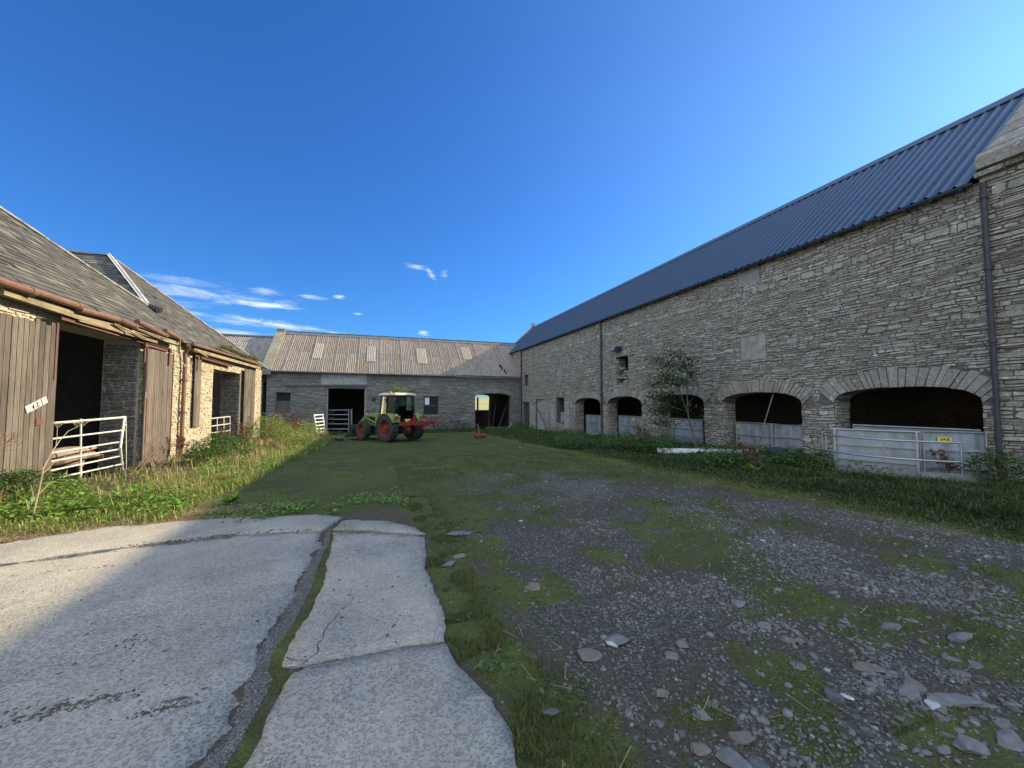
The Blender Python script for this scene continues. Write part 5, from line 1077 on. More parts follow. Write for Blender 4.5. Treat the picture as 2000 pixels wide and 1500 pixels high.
# ================================================================ THINGS BY THE RIGHT WALL
A = onG(1284, 892); B = onG(1481, 896); mb = MB(); mb.bar((A.x, A.y, A.z+.16), (B.x, B.y, B.z+.15), .07, .27); tag(mb.build('board', m_white), 'long white board lying on edge in the grass below the sapling', 'board')
A = onX(1510, 770, XR+.05); B = onG(1452, 885); mb = MB(); mb.tube([A, Vector((B.x+.6, B.y, gz(B.y)))], .014, 8); tag(mb.build('leaning_rod', m_cable), 'thin pale rod leaning from the second large arch down to the board', 'rod')
A = onX(1050, 800, XR-.15); B = onX(1072, 845, XR-1.0); mb = MB(); mb.bar(A, B, .1, .05); tag(mb.build('plank', m_oldtim), 'grey plank leaning on the wall by the plastered doorway', 'plank')
mb = MB(); p = onG(1505, 897); p.x += .3
V = rough(IV2, np.random.default_rng(5), .3, 7)*np.array([.3, .42, .24]); mb.add((V+np.array([p.x, p.y, p.z+.16])).tolist(), IF2.tolist()); tag(mb.build('plastic_bag', m_black), 'shiny black plastic bag dumped beneath the right-hand gate of the second arch', 'bag')
# heap, hurdle and clutter by the end barn
def rz3(p): return (p.x, p.y, p.z)
mb = MB(); p = onY(880, 842, 32.6)
for k in range(90):
    t = rng.random(); q = Vector((p.x+rng.uniform(-1.9, 1.5), 32.4+rng.uniform(-.5, .9), gz(32)+abs(rng.gauss(0, .45)))); d = Vector((rng.uniform(-1, 1), rng.uniform(-.5, .5), rng.uniform(-.2, .9))).normalized(); mb.tube([q, q+d*.5, q+d*.9+Vector((0, 0, -.1))], [.02, .015, .006], 5)
tag(mb.build('brushwood_heap', m_woodn), 'dark tangled heap of brushwood against the end barn right of the tractor', 'brushwood')
hd = thing('hurdle', 'small thin-barred hurdle leaning on the end barn beside the arch', 'hurdle', tuple(onY(905, 845, 33.5)))
Hh = lambda x, y: onY(x, y, 33.5)
tubes('stile', [[Hh(900, 816), Hh(900, 842)]], .03, m_galv, hd); tubes('stile', [[Hh(913, 816), Hh(913, 842)]], .03, m_galv, hd)
for y in (817, 825, 833): tubes('rail', [[Hh(900, y), Hh(913, y)]], .02, m_galv, hd)
rg = thing('ground_roller', 'small red wheeled implement on the grass before the arched passage', 'implement', tuple(onG(938, 856)))
p = onG(937, 857); mb = MB()
for dx in (-.22, .1, .27): mb.lathe([(.05, -.07), (.12, -.07), (.135, 0), (.12, .07), (.05, .07)], (p.x+dx, p.y, p.z+.17), (1, .3, 0), 16)
mb.build('wheel', m_red, rg); mb = MB(); mb.bar(p+Vector((0, 0, .2)), p+Vector((.15, 1.1, .75)), .07, .07); mb.bar(p+Vector((-.35, 0, .2)), p+Vector((.35, 0, .22)), .06, .06); mb.tube([p+Vector((.15, 1.1, .75)), p+Vector((.0, 1.5, .8))], .03); mb.build('drawbar', m_rust, rg)
mb = MB()
for k in range(9): q = onY(952+k*5, 846, 34.6); mb.box((q.x, q.y+rng.uniform(-.3, .3), gz(34)+.08), (.16*rng.uniform(.6, 1.2), .16, .1), Matrix.Rotation(rng.random(), 3, 'Z'))
tag(mb.build('rubble_pile', m_rock), 'grey blocks of rubble along the foot of the arched passage', 'rubble')
mb = MB(); c = onY(992, 838, 33.7)
for k in range(6): mb.tube([Vector((c.x-.7+.05*k, 33.7, c.z-.25+.03*k)), Vector((c.x-.1+.06*k, 33.65, c.z-.1+.07*k)), Vector((c.x+.35, 33.7, c.z+.35+.06*k))], .018, 6)
tag(mb.build('wire_coil', m_cable), 'grey coil of wire at the right foot of the passage arch', 'wire')
mb = MB(); c = onG(567, 864); mb.lathe([(.17, -.35), (.205, -.35), (.205, .35), (.17, .35)], (c.x, c.y-.2, c.z+.3), (.05, 1, .02), 24); tag(mb.build('pipe', m_lime), 'short white clay pipe lying open end towards the camera among the weeds', 'pipe')
mb = MB(); c = onX(345, 893, XL+.5)
mb.bx(XL+.15, XL+.75, 15.7, 17.6, c.z-.22, c.z-.12); mb.bx(XL+.2, XL+.7, 15.8, 16.0, gz(16), c.z-.22); mb.bx(XL+.2, XL+.7, 17.3, 17.5, gz(16), c.z-.22); tag(mb.build('stone_bench', m_cop), 'low flagstone shelf on stone blocks by the shed drainpipe', 'bench')

# ================================================================ PIG
def skin_mesh(name, nodes, edges, mat, parent, sub=2):
    me = bpy.data.meshes.new(name); me.from_pydata([n[0] for n in nodes], edges, []); o = bpy.data.objects.new(name, me); COL.objects.link(o)
    m = o.modifiers.new('skin', 'SKIN'); s = o.modifiers.new('sub', 'SUBSURF'); s.levels = s.render_levels = sub
    if not me.skin_vertices: me.skin_vertices.new()
    for i, (c, r) in enumerate(nodes): v = me.skin_vertices[0].data[i]; v.radius = r if isinstance(r, tuple) else (r, r); v.use_root = (i == 0)
    bpy.context.view_layer.update(); dg = bpy.context.evaluated_depsgraph_get(); nm = bpy.data.meshes.new_from_object(o.evaluated_get(dg)); bpy.data.objects.remove(o)
    nm.materials.clear(); nm.materials.append(mat); nm.name = name
    for p in nm.polygons: p.use_smooth = True
    ob = bpy.data.objects.new(name, nm); COL.objects.link(ob); attach(ob, parent, False); return ob
hp_ = onX(168, 893, XL-.45)
pig = thing('pig', 'large pink and grey pig standing behind the bent gate, head to the right', 'pig', (XL-.45, hp_.y-.55, gz(hp_.y)), R_(-6))
# local: +Y is the way it faces
N_ = [((0, -.75, .58), (.25, .24)), ((0, -1.05, .60), (.20, .2)), ((0, -.4, .56), (.27, .28)), ((0, 0, .58), (.24, .26)), ((0, .25, .60), (.19, .2)), ((0.02, .45, .56), (.15, .15)), ((.04, .62, .50), (.10, .10)), ((.05, .76, .45), (.068, .065)), ((.05, .84, .43), (.062, .06)),
      ((.16, -1.0, .38), .10), ((.17, -1.05, .2), .055), ((.17, -1.0, .03), .05), ((-.16, -1.0, .38), .10), ((-.17, -1.05, .2), .055), ((-.17, -1.0, .03), .05),
      ((.15, .05, .34), .085), ((.16, .06, .18), .05), ((.16, .08, .03), .048), ((-.15, .05, .34), .085), ((-.16, .06, .18), .05), ((-.16, .08, .03), .048)]
E_ = [(0, 1), (0, 2), (2, 3), (3, 4), (4, 5), (5, 6), (6, 7), (7, 8), (1, 9), (9, 10), (10, 11), (1, 12), (12, 13), (13, 14), (3, 15), (15, 16), (16, 17), (3, 18), (18, 19), (19, 20)]
skin_mesh('body', N_, E_, m_pig, pig)
for s in (1, -1):
    mb = MB(); b = Vector((.02+s*.10, .40, .66)); mb.add([b+Vector((-.05*s, 0, 0)), b+Vector((.055*s, -.03, -.01)), b+Vector((.10*s, .10, .04)), b+Vector((.03*s, .15, .06)), b+Vector((-.01, .06, .09))], [(0, 1, 4), (1, 2, 4), (2, 3, 4), (3, 0, 4), (0, 3, 2, 1)]); mb.build('ear', m_piginner, pig, world=False)
    mb = MB(); mb.lathe([(.001, -.01), (.014, -.01), (.014, .01), (.001, .01)], (.03+s*.085, .56, .555), (1, 0, 0), 10); mb.build('eye', m_ink, pig, world=False)
mb = MB(); mb.lathe([(.001, -.02), (.062, -.02), (.066, .0), (.058, .015), (.001, .018)], (.05, .885, .425), (0, 1, -.15), 18); mb.build('snout', m_piginner, pig, world=False)

# ================================================================ TRACTOR
hd_ = math.radians(32); ctr = Vector((1.30, 22.45, 0)); ctr.z = gz(22.45)
tr = thing('tractor', 'lime green tractor with white cab roof and red wheels parked on the grass', 'tractor', tuple(ctr), hd_)
def tb(mb, name, mat, parent=None, **k): return mb.build(name, mat, parent or tr, world=False, **k)
def wheel(x, y, R, wd, side, label=None):
    # lives at (x,y,R); parts: tyre > rim
    mb = MB(); h = wd/2; rim = R*.56
    mb.lathe([(rim, -h*.8), (R*.72, -h), (R*.88, -h*.98), (R*.945, -h*.8), (R*.955, 0), (R*.945, h*.8), (R*.88, h*.98), (R*.72, h), (rim, h*.8)], (x, y, R), (1, 0, 0), 44)
    n = 20
    for i in range(n):
        for s in (-1, 1):
            a = 2*math.pi*(i+(.5 if s > 0 else 0))/n; a2 = a+.30; r = R*.975
            def pt(ang, off, rad): return Vector((x+off, y-math.sin(ang)*rad, R+math.cos(ang)*rad))
            p = pt(a, s*h*.04, r); q = pt(a2, s*h*1.0, r*.975); up = (p-Vector((x, y, R))).normalized(); mb.bar(p, q, R*.055, R*.075, up=up)
    t = tb(mb, 'tyre', m_tyre); 
    mb = MB(); o_ = side*h; c = (x, y, R)
    mb.lathe([(rim*1.02, -h*.85), (rim*1.04, -h*.85), (rim*1.04, h*.85), (rim*1.02, h*.85), (rim*.93, h*.7*side if side > 0 else -h*.7), (rim*.9, side*h*.25), (rim*.55, side*h*.1), (rim*.5, side*h*.45), (.02, side*h*.45), (.02, side*h*.0), (rim*.86, -side*h*.1)] , c, (1, 0, 0), 32)
    for k in range(8): a = 2*math.pi*k/8; mb.box((x+side*h*.2, y+math.cos(a)*rim*.68, R+math.sin(a)*rim*.68), (h*.12, rim*.1, rim*.1), Matrix.Rotation(a, 3, 'X'))
    m = MB(); m.lathe([(.01, side*h*.4), (rim*.3, side*h*.4), (rim*.26, side*h*.75), (.01, side*h*.8)], c, (1, 0, 0), 16)
    r_ = mb.build('rim', m_rimred, t, world=False); hb = m.build('hub', m_rimred, t, world=False); return t
for s in (-1, 1): wheel(s*.86, 0, .76, .46, s); wheel(s*.80, 2.5, .55, .36, s)
mb = MB(); mb.box((0, 1.2, .72), (.2, 1.5, .18)); mb.box((0, .0, .78), (.55, .16, .16)); mb.box((0, 2.5, .55), (.62, .09, .08)); mb.box((0, -.2, .75), (.26, .35, .3)); mb.box((0, 3.0, .7), (.24, .35, .14)); mb.box((-.42, 1.3, .62), (.16, .4, .2)); mb.box((.42, 1.3, .62), (.16, .4, .2)); tb(mb, 'chassis', m_chas)
mb = MB()   # bonnet: sloping forward, bevelled top
sec = [(1.15, .42, 1.62, .80), (1.9, .42, 1.58, .80), (2.6, .39, 1.48, .80), (3.1, .34, 1.34, .80), (3.3, .30, 1.16, .82), (3.36, .27, .95, .85)]; ring = []
for y, w_, zt_, zb__ in sec: ring.append([(-w_, y, zb__), (-w_, y, zt_-.18), (-w_*.88, y, zt_-.06), (-w_*.6, y, zt_), (w_*.6, y, zt_), (w_*.88, y, zt_-.06), (w_, y, zt_-.18), (w_, y, zb__)])
vs = sum(ring, []); m = 8; fs = [(i*m+j, i*m+(j+1) % m, (i+1)*m+(j+1) % m, (i+1)*m+j) for i in range(len(sec)-1) for j in range(m)]+[tuple(range(m)), tuple(reversed(range((len(sec)-1)*m, len(sec)*m)))]
mb.add(vs, fs); bn = tb(mb, 'bonnet', m_lime_paint, bevel=.02)
for s in (-1, 1):
    mb = MB(); 
    for k in range(6): mb.box((s*.425, 1.75+k*.13, 1.18), (.012, .045, .16))
    mb.build('side_grille', m_chas, bn, world=False)
    mb = MB(); mb.box((s*.3, 3.33, 1.12), (.09, .03, .06)); mb.build('headlight', m_galv, bn, world=False)
mb = MB(); mb.tube([(.48, 1.25, 1.2), (.48, 1.25, 2.2), (.5, 1.2, 2.32)], .045, 10); tb(mb, 'exhaust', m_chas)
# cab frame
cabw = .66; y0c, y1c = -.32, 1.12; zc0, zc1 = 1.12, 2.52
mb = MB()
for s in (-1, 1):
    for (ya, yb_, w_) in [(y0c, y0c+.06, .07), (.42, .46, .06), (y1c, y1c-.14, .07)]: mb.bar((s*cabw, ya, zc0), (s*(cabw-.06), yb_, zc1), w_, w_, up=(0, 1, 0))
    mb.bar((s*(cabw-.06), y0c+.05, zc1), (s*(cabw-.06), y1c-.14, zc1), .06, .06); mb.bar((s*cabw, y0c, zc0), (s*cabw, y1c, zc0-.1), .06, .1)
mb.bar((-cabw+.06, y0c+.06, zc1), (cabw-.06, y0c+.06, zc1), .06, .07); mb.bar((-cabw+.06, y1c-.14, zc1), (cabw-.06, y1c-.14, zc1), .06, .06); mb.box((0, y0c, 1.14), (cabw, .04, .1)); mb.box((0, .45, .98), (.6, .75, .06)); mb.box((0, y1c, 1.3), (cabw*.9, .04, .25)); tb(mb, 'cab_frame', m_chas)
def quad(name, pts, mat): mb = MB(); mb.add([Vector(p) for p in pts], [(0, 1, 2, 3)]); return tb(mb, name, mat)
q_ = cabw-.05
quad('rear_window', [(-cabw+.03, y0c+.01, 1.24), (cabw-.03, y0c+.01, 1.24), (q_-.05, y0c+.05, 2.48), (-q_+.05, y0c+.05, 2.48)], m_glass)
quad('windscreen', [(-cabw+.03, y1c, 1.5), (cabw-.03, y1c, 1.5), (q_-.05, y1c-.13, 2.48), (-q_+.05, y1c-.13, 2.48)], m_glass)
for s in (-1, 1):
    quad('side_window', [(s*cabw, y0c+.04, 1.2), (s*cabw, .4, 1.2), (s*(q_-.01), .44, 2.48), (s*(q_-.01), y0c+.08, 2.48)], m_glass); quad('cab_door_glass', [(s*cabw, .45, 1.05), (s*cabw, y1c-.03, 1.05), (s*(q_-.01), y1c-.15, 2.48), (s*(q_-.01), .48, 2.48)], m_glass)
    mb = MB(); mb.box((s*(cabw+.03), .52, 1.72), (.015, .09, .015)); tb(mb, 'door_handle', m_galv)
mb = MB(); mb.prism([(-.70, y0c-.08, 2.55), (.70, y0c-.08, 2.55), (.70, y1c+.06, 2.55), (-.70, y1c+.06, 2.55)], (0, 0, .09)); mb.prism([(-.6, y0c+.0, 2.64), (.6, y0c+.0, 2.64), (.6, y1c-.06, 2.64), (-.6, y1c-.06, 2.64)], (0, 0, .05)); tb(mb, 'cab_roof', m_roofw, bevel=.03)
mb = MB(); mb.lathe([(.01, 0), (.06, 0), (.062, .09), (.04, .13), (.01, .14)], (-.66, .05, 2.62), (0, 0, 1), 14); tb(mb, 'beacon', m_orange)
mb = MB(); mb.box((0, .15, 1.25), (.24, .22, .1)); mb.box((0, -.08, 1.62), (.22, .07, .34)); tb(mb, 'seat', m_chas, bevel=.03)
mb = MB(); mb.lathe([(.17, -.012), (.195, -.012), (.195, .012), (.17, .012)], (0, .62, 1.6), (0, -.5, .9), 20); mb.tube([(0, .62, 1.6), (0, .85, 1.2)], .03); tb(mb, 'steering_wheel', m_chas)
mb = MB(); mb.lathe([(.001, 0), (.115, 0), (.115, -.006), (.001, -.006)], (-.55, y0c-.012, 1.42), (0, 1, 0), 20); tk = tb(mb, 'speed_disc', m_white)
M = Matrix.Translation((-.55, y0c-.022, 1.42)) @ Matrix.Rotation(math.pi/2, 4, 'X'); cu = bpy.data.curves.new('lettering', 'FONT'); cu.body = '40'; cu.size = .15; cu.extrude = .001; cu.align_x = 'CENTER'; cu.align_y = 'CENTER'
t = bpy.data.objects.new('tmp', cu); COL.objects.link(t); me = bpy.data.meshes.new_from_object(t.evaluated_get(bpy.context.evaluated_depsgraph_get())); bpy.data.objects.remove(t); me.transform(M); me.materials.clear(); me.materials.append(m_stick); o = bpy.data.objects.new('lettering', me); COL.objects.link(o); o.parent = tk
for s in (-1, 1):   # rear mudguards
    mb = MB(); n = 14; xi, xo = s*.60, s*1.08; vs = []
    for i in range(n+1):
        a = R_(26+i*(140/n)); r = .88; yy = -math.cos(a)*r*.98; zz = .76+math.sin(a)*r*.93
        for x_ in (xi, xo):
            vs.append((x_, yy, zz)); vs.append((x_, yy*.96, zz-.03))
        vs.append((xo, yy*.95, .76+math.sin(a)*r*.885))
    k = 5; 
    for i in range(n): b = i*k; mb.f += [(b, b+2, b+2+k, b+k), (b+1, b+1+k, b+3+k, b+3), (b+2, b+4, b+4+k, b+2+k)]; mb.m += [0]*3
    mb.v = vs; tb(mb, 'mudguard', m_lime_paint)
    mb = MB(); mb.box((s*.84, -.80, 1.36), (.2, .05, .09)); tb(mb, 'tail_lamp_box', m_lime_paint, bevel=.02); mb = MB(); mb.box((s*.88, -.86, 1.37), (.11, .02, .055)); tb(mb, 'tail_light', m_redl)
    mb = MB(); mb.tube([(s*.62, y1c-.05, 2.3), (s*1.0, y1c+.02, 2.35), (s*1.05, y1c, 2.2)], .018, 6); mb.box((s*1.03, y1c-.02, 2.32), (.09, .03, .12)); tb(mb, 'mirror', m_chas)
    mb = MB(); 
    for z in (.42, .68): mb.box((s*.78, 1.02, z), (.14, .16, .015))
    mb.bar((s*.66, .86, .40), (s*.66, .96, .95), .03, .03); mb.bar((s*.92, .86, .40), (s*.86, .96, .9), .03, .03); mb.bar((s*.66, 1.18, .40), (s*.66, 1.2, .95), .03, .03); tb(mb, 'step', m_galv if False else m_chas)
    mb = MB(); mb.bar((s*.5, 1.55, 1.35), (s*.5, 2.5, 1.45), .09, .14); mb.bar((s*.5, 2.5, 1.45), (s*.5, 3.75, .62), .09, .14); mb.bar((s*.5, 1.55, .9), (s*.5, 1.55, 1.5), .12, .2, up=(0, 1, 0)); mb.box((s*.47, 1.6, 1.0), (.05, .16, .3)); tb(mb, 'loader_arm', m_lime_paint, bevel=.01)
    mb = MB(); mb.tube([(s*.5, 1.75, 1.0), (s*.5, 2.7, 1.25)], .035); mb.tube([(s*.5, 2.7, 1.5), (s*.5, 3.6, .85)], .03); tb(mb, 'loader_ram', m_galv)
mb = MB(); mb.box((0, 0-.66, 1.18), (.14, .015, .05)); mb.box((-.0, -.5, 1.12), (.25, .12, .12)); 
tb(mb, 'rear_housing', m_chas); mb = MB(); mb.box((-.05, -.68, 1.19), (.17, .008, .07)); tb(mb, 'number_plate', m_yellow)
mb = MB(); 
for s in (-1, 1): mb.bar((s*.35, -.3, .6), (s*.4, -1.15, .85), .05, .07); mb.bar((s*.36, -.35, 1.15), (s*.39, -.85, .78), .04, .04)
mb.bar((0, -.45, 1.1), (0, -1.1, 1.2), .05, .05); tb(mb, 'linkage', m_chas)
mb = MB(); pr = [(3.55, .16), (4.35, .05), (4.42, .08), (4.0, .28), (3.72, .55), (3.70, .8), (3.62, .85), (3.55, .6)]
mb.prism([(-.95, y, z) for y, z in pr], (1.9, 0, 0)); tb(mb, 'bucket', m_chas)
mb = MB(); mb.box((-.2, 4.0, .42), (.3, .14, .14), Matrix.Rotation(.3, 3, 'Z')); tag(tb(mb, 'bucket_load', m_white), None)
# rear implement
im = thing('linkage_frame', 'red three-point linkage frame with long cross beam behind the tractor', 'implement', tuple(ctr), hd_)
mb = MB(); mb.bar((-1.0, -1.3, 1.02), (1.28, -1.3, 1.02), .14, .15); mb.build('cross_beam', m_red, im, world=False, bevel=.01)
mb = MB(); mb.bar((-.9, -1.28, 1.09), (.0, -1.25, 1.15), .07, .05); mb.bar((.0, -1.25, 1.15), (1.7, -1.5, 1.14), .08, .04); mb.build('top_rail', m_red, im, world=False)
mb = MB(); mb.bar((0, -1.22, 1.0), (0, -1.22, 1.5), .12, .09, up=(0, 1, 0)); mb.bar((0, -1.2, 1.45), (0, -1.1, 1.2), .05, .1); mb.build('mast', m_red, im, world=False)
for s in (-.45, .5):
    mb = MB(); mb.bar((s, -1.26, .72), (s, -1.26, 1.0), .1, .07, up=(0, 1, 0)); mb.box((s, -1.3, .74), (.06, .1, .04)); mb.build('bracket', m_red, im, world=False)
# ================================================================ PLANTS
def emerge(name, V, F, mat, label, kind='stuff', cat=None, parent=None):
    o = np_mesh(name, V, F, mat, parent); return tag(o, label, cat, kind=kind) if parent is None else o
def grassfield(name, n, xr, yr, h, wd, mat, label, dens, ypow=1.6, lean=.6, hmod=None):
    X = nr.uniform(*xr, n*3); Y = yr[0]+(yr[1]-yr[0])*nr.random(n*3)**ypow; k = nr.random(n*3) < dens(X, Y); X = X[k][:n]; Y = Y[k][:n]; c = len(X)
    dist = np.sqrt(X**2+Y**2); H = nr.uniform(*h, c)*(hmod(X, Y) if hmod else 1); W_ = nr.uniform(*wd, c)*np.clip(dist/5, .8, 4)
    P = np.stack([X, Y, ground_h(X, Y)-.01], 1); V, F = blades(P, H, W_, nr, lean); return emerge(name, V, F, mat, label)
gm = lambda X, Y: masks(X, Y)[0]
nslab = lambda X, Y: ~(on_slab(X, Y, .01))
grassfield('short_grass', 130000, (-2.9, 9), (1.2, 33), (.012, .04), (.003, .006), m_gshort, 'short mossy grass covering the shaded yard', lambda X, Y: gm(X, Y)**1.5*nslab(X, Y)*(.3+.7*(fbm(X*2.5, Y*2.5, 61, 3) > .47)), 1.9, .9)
tuf = lambda X, Y: nslab(X, Y)*(fbm(X*2.4+4, Y*2.4, 71, 3) > .52)*gm(X, Y)**.7
grassfield('grass_tuft', 40000, (.5, 8), (1.2, 14), (.02, .06), (.003, .006), m_gshort, 'scattered tufts of rough grass in the gravel', tuf, 1.6, .9)
grassfield('edge_grass', 34000, (.4, 1.25), (.9, 7.5), (.02, .075), (.003, .005), m_gshort, 'grass along the broken edge of the concrete', lambda X, Y: (X > slabx(Y)+.01)*sstep(.6, .0, X-slabx(Y))*(fbm(X*5, Y*5, 3, 3) > .5), 1.5, .9)
grassfield('crack_moss', 20000, (-.75, -.3), (1.4, 6.6), (.006, .025), (.002, .004), m_gshort, 'moss and fine grass filling the gap between the slabs', lambda X, Y: in_strip(X, Y)*(X > stripL(Y)+.5*(stripR(Y)-stripL(Y)))*(fbm(X*6, Y*6, 13, 3) > .44), 1.4, .9)
grassfield('moss_tuft', 70000, (.6, 7.6), (1.2, 9.5), (.008, .024), (.0025, .005), m_gshort, 'cushions of moss and fine grass growing between the stones', lambda X, Y: nslab(X, Y)*sstep(.3, .6, gm(X, Y))*(fbm(X*7, Y*7, 83, 3) > .46), 1.6, 1.0)
def straws(name, n, xr, yr, dens, label, L=(.05, .16)):
    X = nr.uniform(*xr, n); Y = nr.uniform(*yr, n); k = nr.random(n) < dens(X, Y); X, Y = X[k], Y[k]; c = len(X); a = nr.uniform(0, 6.3, c); l = nr.uniform(*L, c); d = np.stack([np.cos(a), np.sin(a)], 1); s = np.stack([-d[:, 1], d[:, 0]], 1)*.0022
    z = ground_h(X, Y)+.012; z2 = z+nr.uniform(0, .03, c); V = np.stack([np.c_[X-s[:, 0], Y-s[:, 1], z], np.c_[X+s[:, 0], Y+s[:, 1], z], np.c_[X+d[:, 0]*l+s[:, 0], Y+d[:, 1]*l+s[:, 1], z2], np.c_[X+d[:, 0]*l-s[:, 0], Y+d[:, 1]*l-s[:, 1], z2]], 1).reshape(-1, 3)
    return emerge(name, V, [(np.arange(c)*4)[:, None]+np.array([[0, 1, 2, 3]])], m_straw, label)
straws('straw', 700, (.6, 8), (1.3, 9), lambda X, Y: nslab(X, Y)*.6, 'loose straws scattered on the gravel')
straws('dry_straw', 9000, (-6.5, -1.6), (6.75, 7.9), lambda X, Y: sstep(7.9, 7.0, Y-.25*np.sin(X*2))*.9, 'dry straw and dead grass along the far edge of the concrete', (.06, .25))
straws('yard_straw', 5000, (-3, 2.5), (7.5, 14), lambda X, Y: (fbm(X*.7, Y*.7, 88, 3) > .52)*.8, 'dead brown grass in the shaded yard', (.05, .18))
# right verge
hm = lambda X, Y: (.2+.6*sstep(7.2, 9.2, X)+.1*sstep(10.5, 12, X)+.12*(Y < 5.5)*(X > 8))*(.6+.8*fbm(X*1.2, Y*1.2, 17, 3))
vd = lambda X, Y: (((X-12.3)**2+(Y-5.95)**2) > 5.2)*sstep(6.9, 8.1, X+.9*(fbm(X*.8, Y*.8, 19, 3)-.5))*(X < XR-.05)
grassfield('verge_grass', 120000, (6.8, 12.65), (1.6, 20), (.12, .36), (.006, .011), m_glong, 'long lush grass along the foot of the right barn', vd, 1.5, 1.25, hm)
grassfield('far_verge_grass', 30000, (7.2, 12.65), (18, 34), (.12, .32), (.006, .01), m_glong, 'rough grass along the far part of the right barn', vd, 1.2, .9, hm)
grassfield('barn_foot_grass', 16000, (-7.5, 12.6), (30.5, 33.9), (.1, .3), (.006, .01), m_glong, 'rough grass at the foot of the end barn', lambda X, Y: sstep(30.5, 32.5, Y)*((X > 3) | (X < -2.5))*(np.abs(X-10) > 1.6), 1, .8)
# left verge, in the sun
lv = lambda X, Y: sstep(-2.75, -3.6, X+.8*(fbm(X*.8, Y*.8, 23, 3)-.5)-.04*(Y-7))*sstep(6.9, 7.6, Y+.4*(fbm(X*2, Y*2, 4, 2)-.5))*(1-.97*sstep(-4.2, -4.7, X+.8*(fbm(X*1.1, Y*1.1, 29, 3)-.5))*(Y < 17)*(Y > 8.6))*(1-.8*(Y < 7.9)*(X < -3.2))
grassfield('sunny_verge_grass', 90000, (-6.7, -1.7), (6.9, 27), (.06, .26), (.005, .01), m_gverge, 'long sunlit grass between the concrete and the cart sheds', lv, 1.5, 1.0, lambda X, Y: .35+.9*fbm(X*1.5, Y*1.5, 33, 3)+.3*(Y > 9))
grassfield('tall_dry_grass', 2600, (-6.2, -3.0), (8, 29), (.3, .62), (.004, .007), m_straw, 'tall dry seeding grass stems standing in the sunny verge', lambda X, Y: lv(X, Y)*(fbm(X*1.2, Y*1.2, 37, 3) > .5), 1.0, .5)
# broad-leaved ground cover in the left verge
def coverleaves(name, n, xr, yr, dens, L, mat, label, h=(.03, .25), width=1.1, ypow=1.3):
    X = nr.uniform(*xr, n*3); Y = yr[0]+(yr[1]-yr[0])*nr.random(n*3)**ypow; k = nr.random(n*3) < dens(X, Y); X, Y = X[k][:n], Y[k][:n]; c = len(X)
    P = np.stack([X, Y, ground_h(X, Y)+nr.uniform(*h, c)*(.4+1.1*fbm(X*1.3, Y*1.3, 43, 3))], 1); V, F = leaves(P, nr.uniform(*L, c), nr, width, (-.4, .8)); return emerge(name, V, [F], mat, label)
coverleaves('ground_elder', 9000, (-6.2, -2.4), (7.1, 24), lambda X, Y: lv(X, Y)*(fbm(X*.9, Y*.9, 51, 3) > .5), (.04, .1), m_dock, 'broad-leaved weeds through the sunny verge')
coverleaves('low_weeds', 1300, (-2.4, .6), (6.6, 8.4), lambda X, Y: sstep(8.3, 7.0, Y)*(fbm(X*1.5, Y*1.5, 53, 3) > .42), (.03, .07), m_dock, 'low green weeds just beyond the ends of the slabs', (.01, .08))
coverleaves('wall_weeds', 9000, (9.5, 12.6), (4, 33), lambda X, Y: (fbm(X*.9, Y*.9, 57, 3) > .5)*(((X-12.3)**2+(Y-5.95)**2) > 5.2), (.05, .12), m_nettle, 'dark broad-leaved weeds along the right barn wall', (.1, .4), .8)
coverleaves('plantain', 900, (.6, 1.3), (1.4, 6.5), lambda X, Y: (X > slabx(Y)+.05)*(fbm(X*3, Y*3, 59, 3) > .55), (.02, .045), m_nettle, 'small weeds rooted at the edge of the concrete', (.0, .02))
def bush(name, label, cat, x, y, rx, ry, h, n, L, mat, group=None, stem=m_twig, width=.75, z=None):
    t = thing(name, label, cat, (x, y, float(ground_h(x, y)) if z is None else z), group=group); r = nr
    a = r.uniform(0, 6.3, n); q = r.random(n)**.6; X = x+rx*q*np.cos(a); Y = y+ry*q*np.sin(a); top = h*(1-.55*q**2)*(.75+.5*fbm(X*3, Y*3, 3, 2)); Z = t.location.z+top*r.random(n)**.55
    V, F = leaves(np.stack([X, Y, Z], 1), r.uniform(*L, n), r, width, (-.7, .5)); np_mesh('foliage', V, [F], mat, t)
    mb = MB()
    for i in range(14): aa = r.uniform(0, 6.3); qq = r.random()*.7; mb.tube([(x+rx*qq*.6*math.cos(aa), y+ry*qq*.6*math.sin(aa), t.location.z), (x+rx*qq*math.cos(aa), y+ry*qq*math.sin(aa), t.location.z+h*.8)], [.008, .004], 5)
    mb.build('stem', stem, t); return t
def atg(px, py): p = onG(px, py); return p.x, p.y
def dock(label, px, py, L=.3, n=16):
    x, y = atg(px, py); t0 = float(ground_h(x, y)); a = nr.uniform(0, 6.3, n); P = np.stack([x+.05*np.cos(a), y+.05*np.sin(a), np.full(n, t0)+.02], 1)
    V, F = leaves(P, nr.uniform(.6, 1.1, n)*L, nr, .95, (.35, 1.15), az=a); o = np_mesh('dock_plant', V, [F], m_dock); return tag(o, label, 'plant')
x, y = atg(30, 975); bush('nettle_patch', 'bushy green nettles at the left edge below the big board door', 'nettles', x, y, .9, .7, .62, 2600, (.05, .1), m_nettle)
x, y = atg(100, 985); bush('nettle_patch', 'lower nettles in front of the gate, right of the left-edge clump', 'nettles', x, y, .6, .5, .4, 1200, (.05, .09), m_dock)
x, y = atg(432, 902); bush('nettle_patch', 'dark nettle bush below the farther cart opening', 'nettles', x, y, .95, 1.2, .95, 3800, (.06, .11), m_nettle)
x, y = -5.3, 23.5; bush('nettle_patch', 'tall weedy bush at the corner of the cart shed', 'bush', x, y, 1.1, 1.9, 1.5, 4600, (.07, .12), m_gverge)
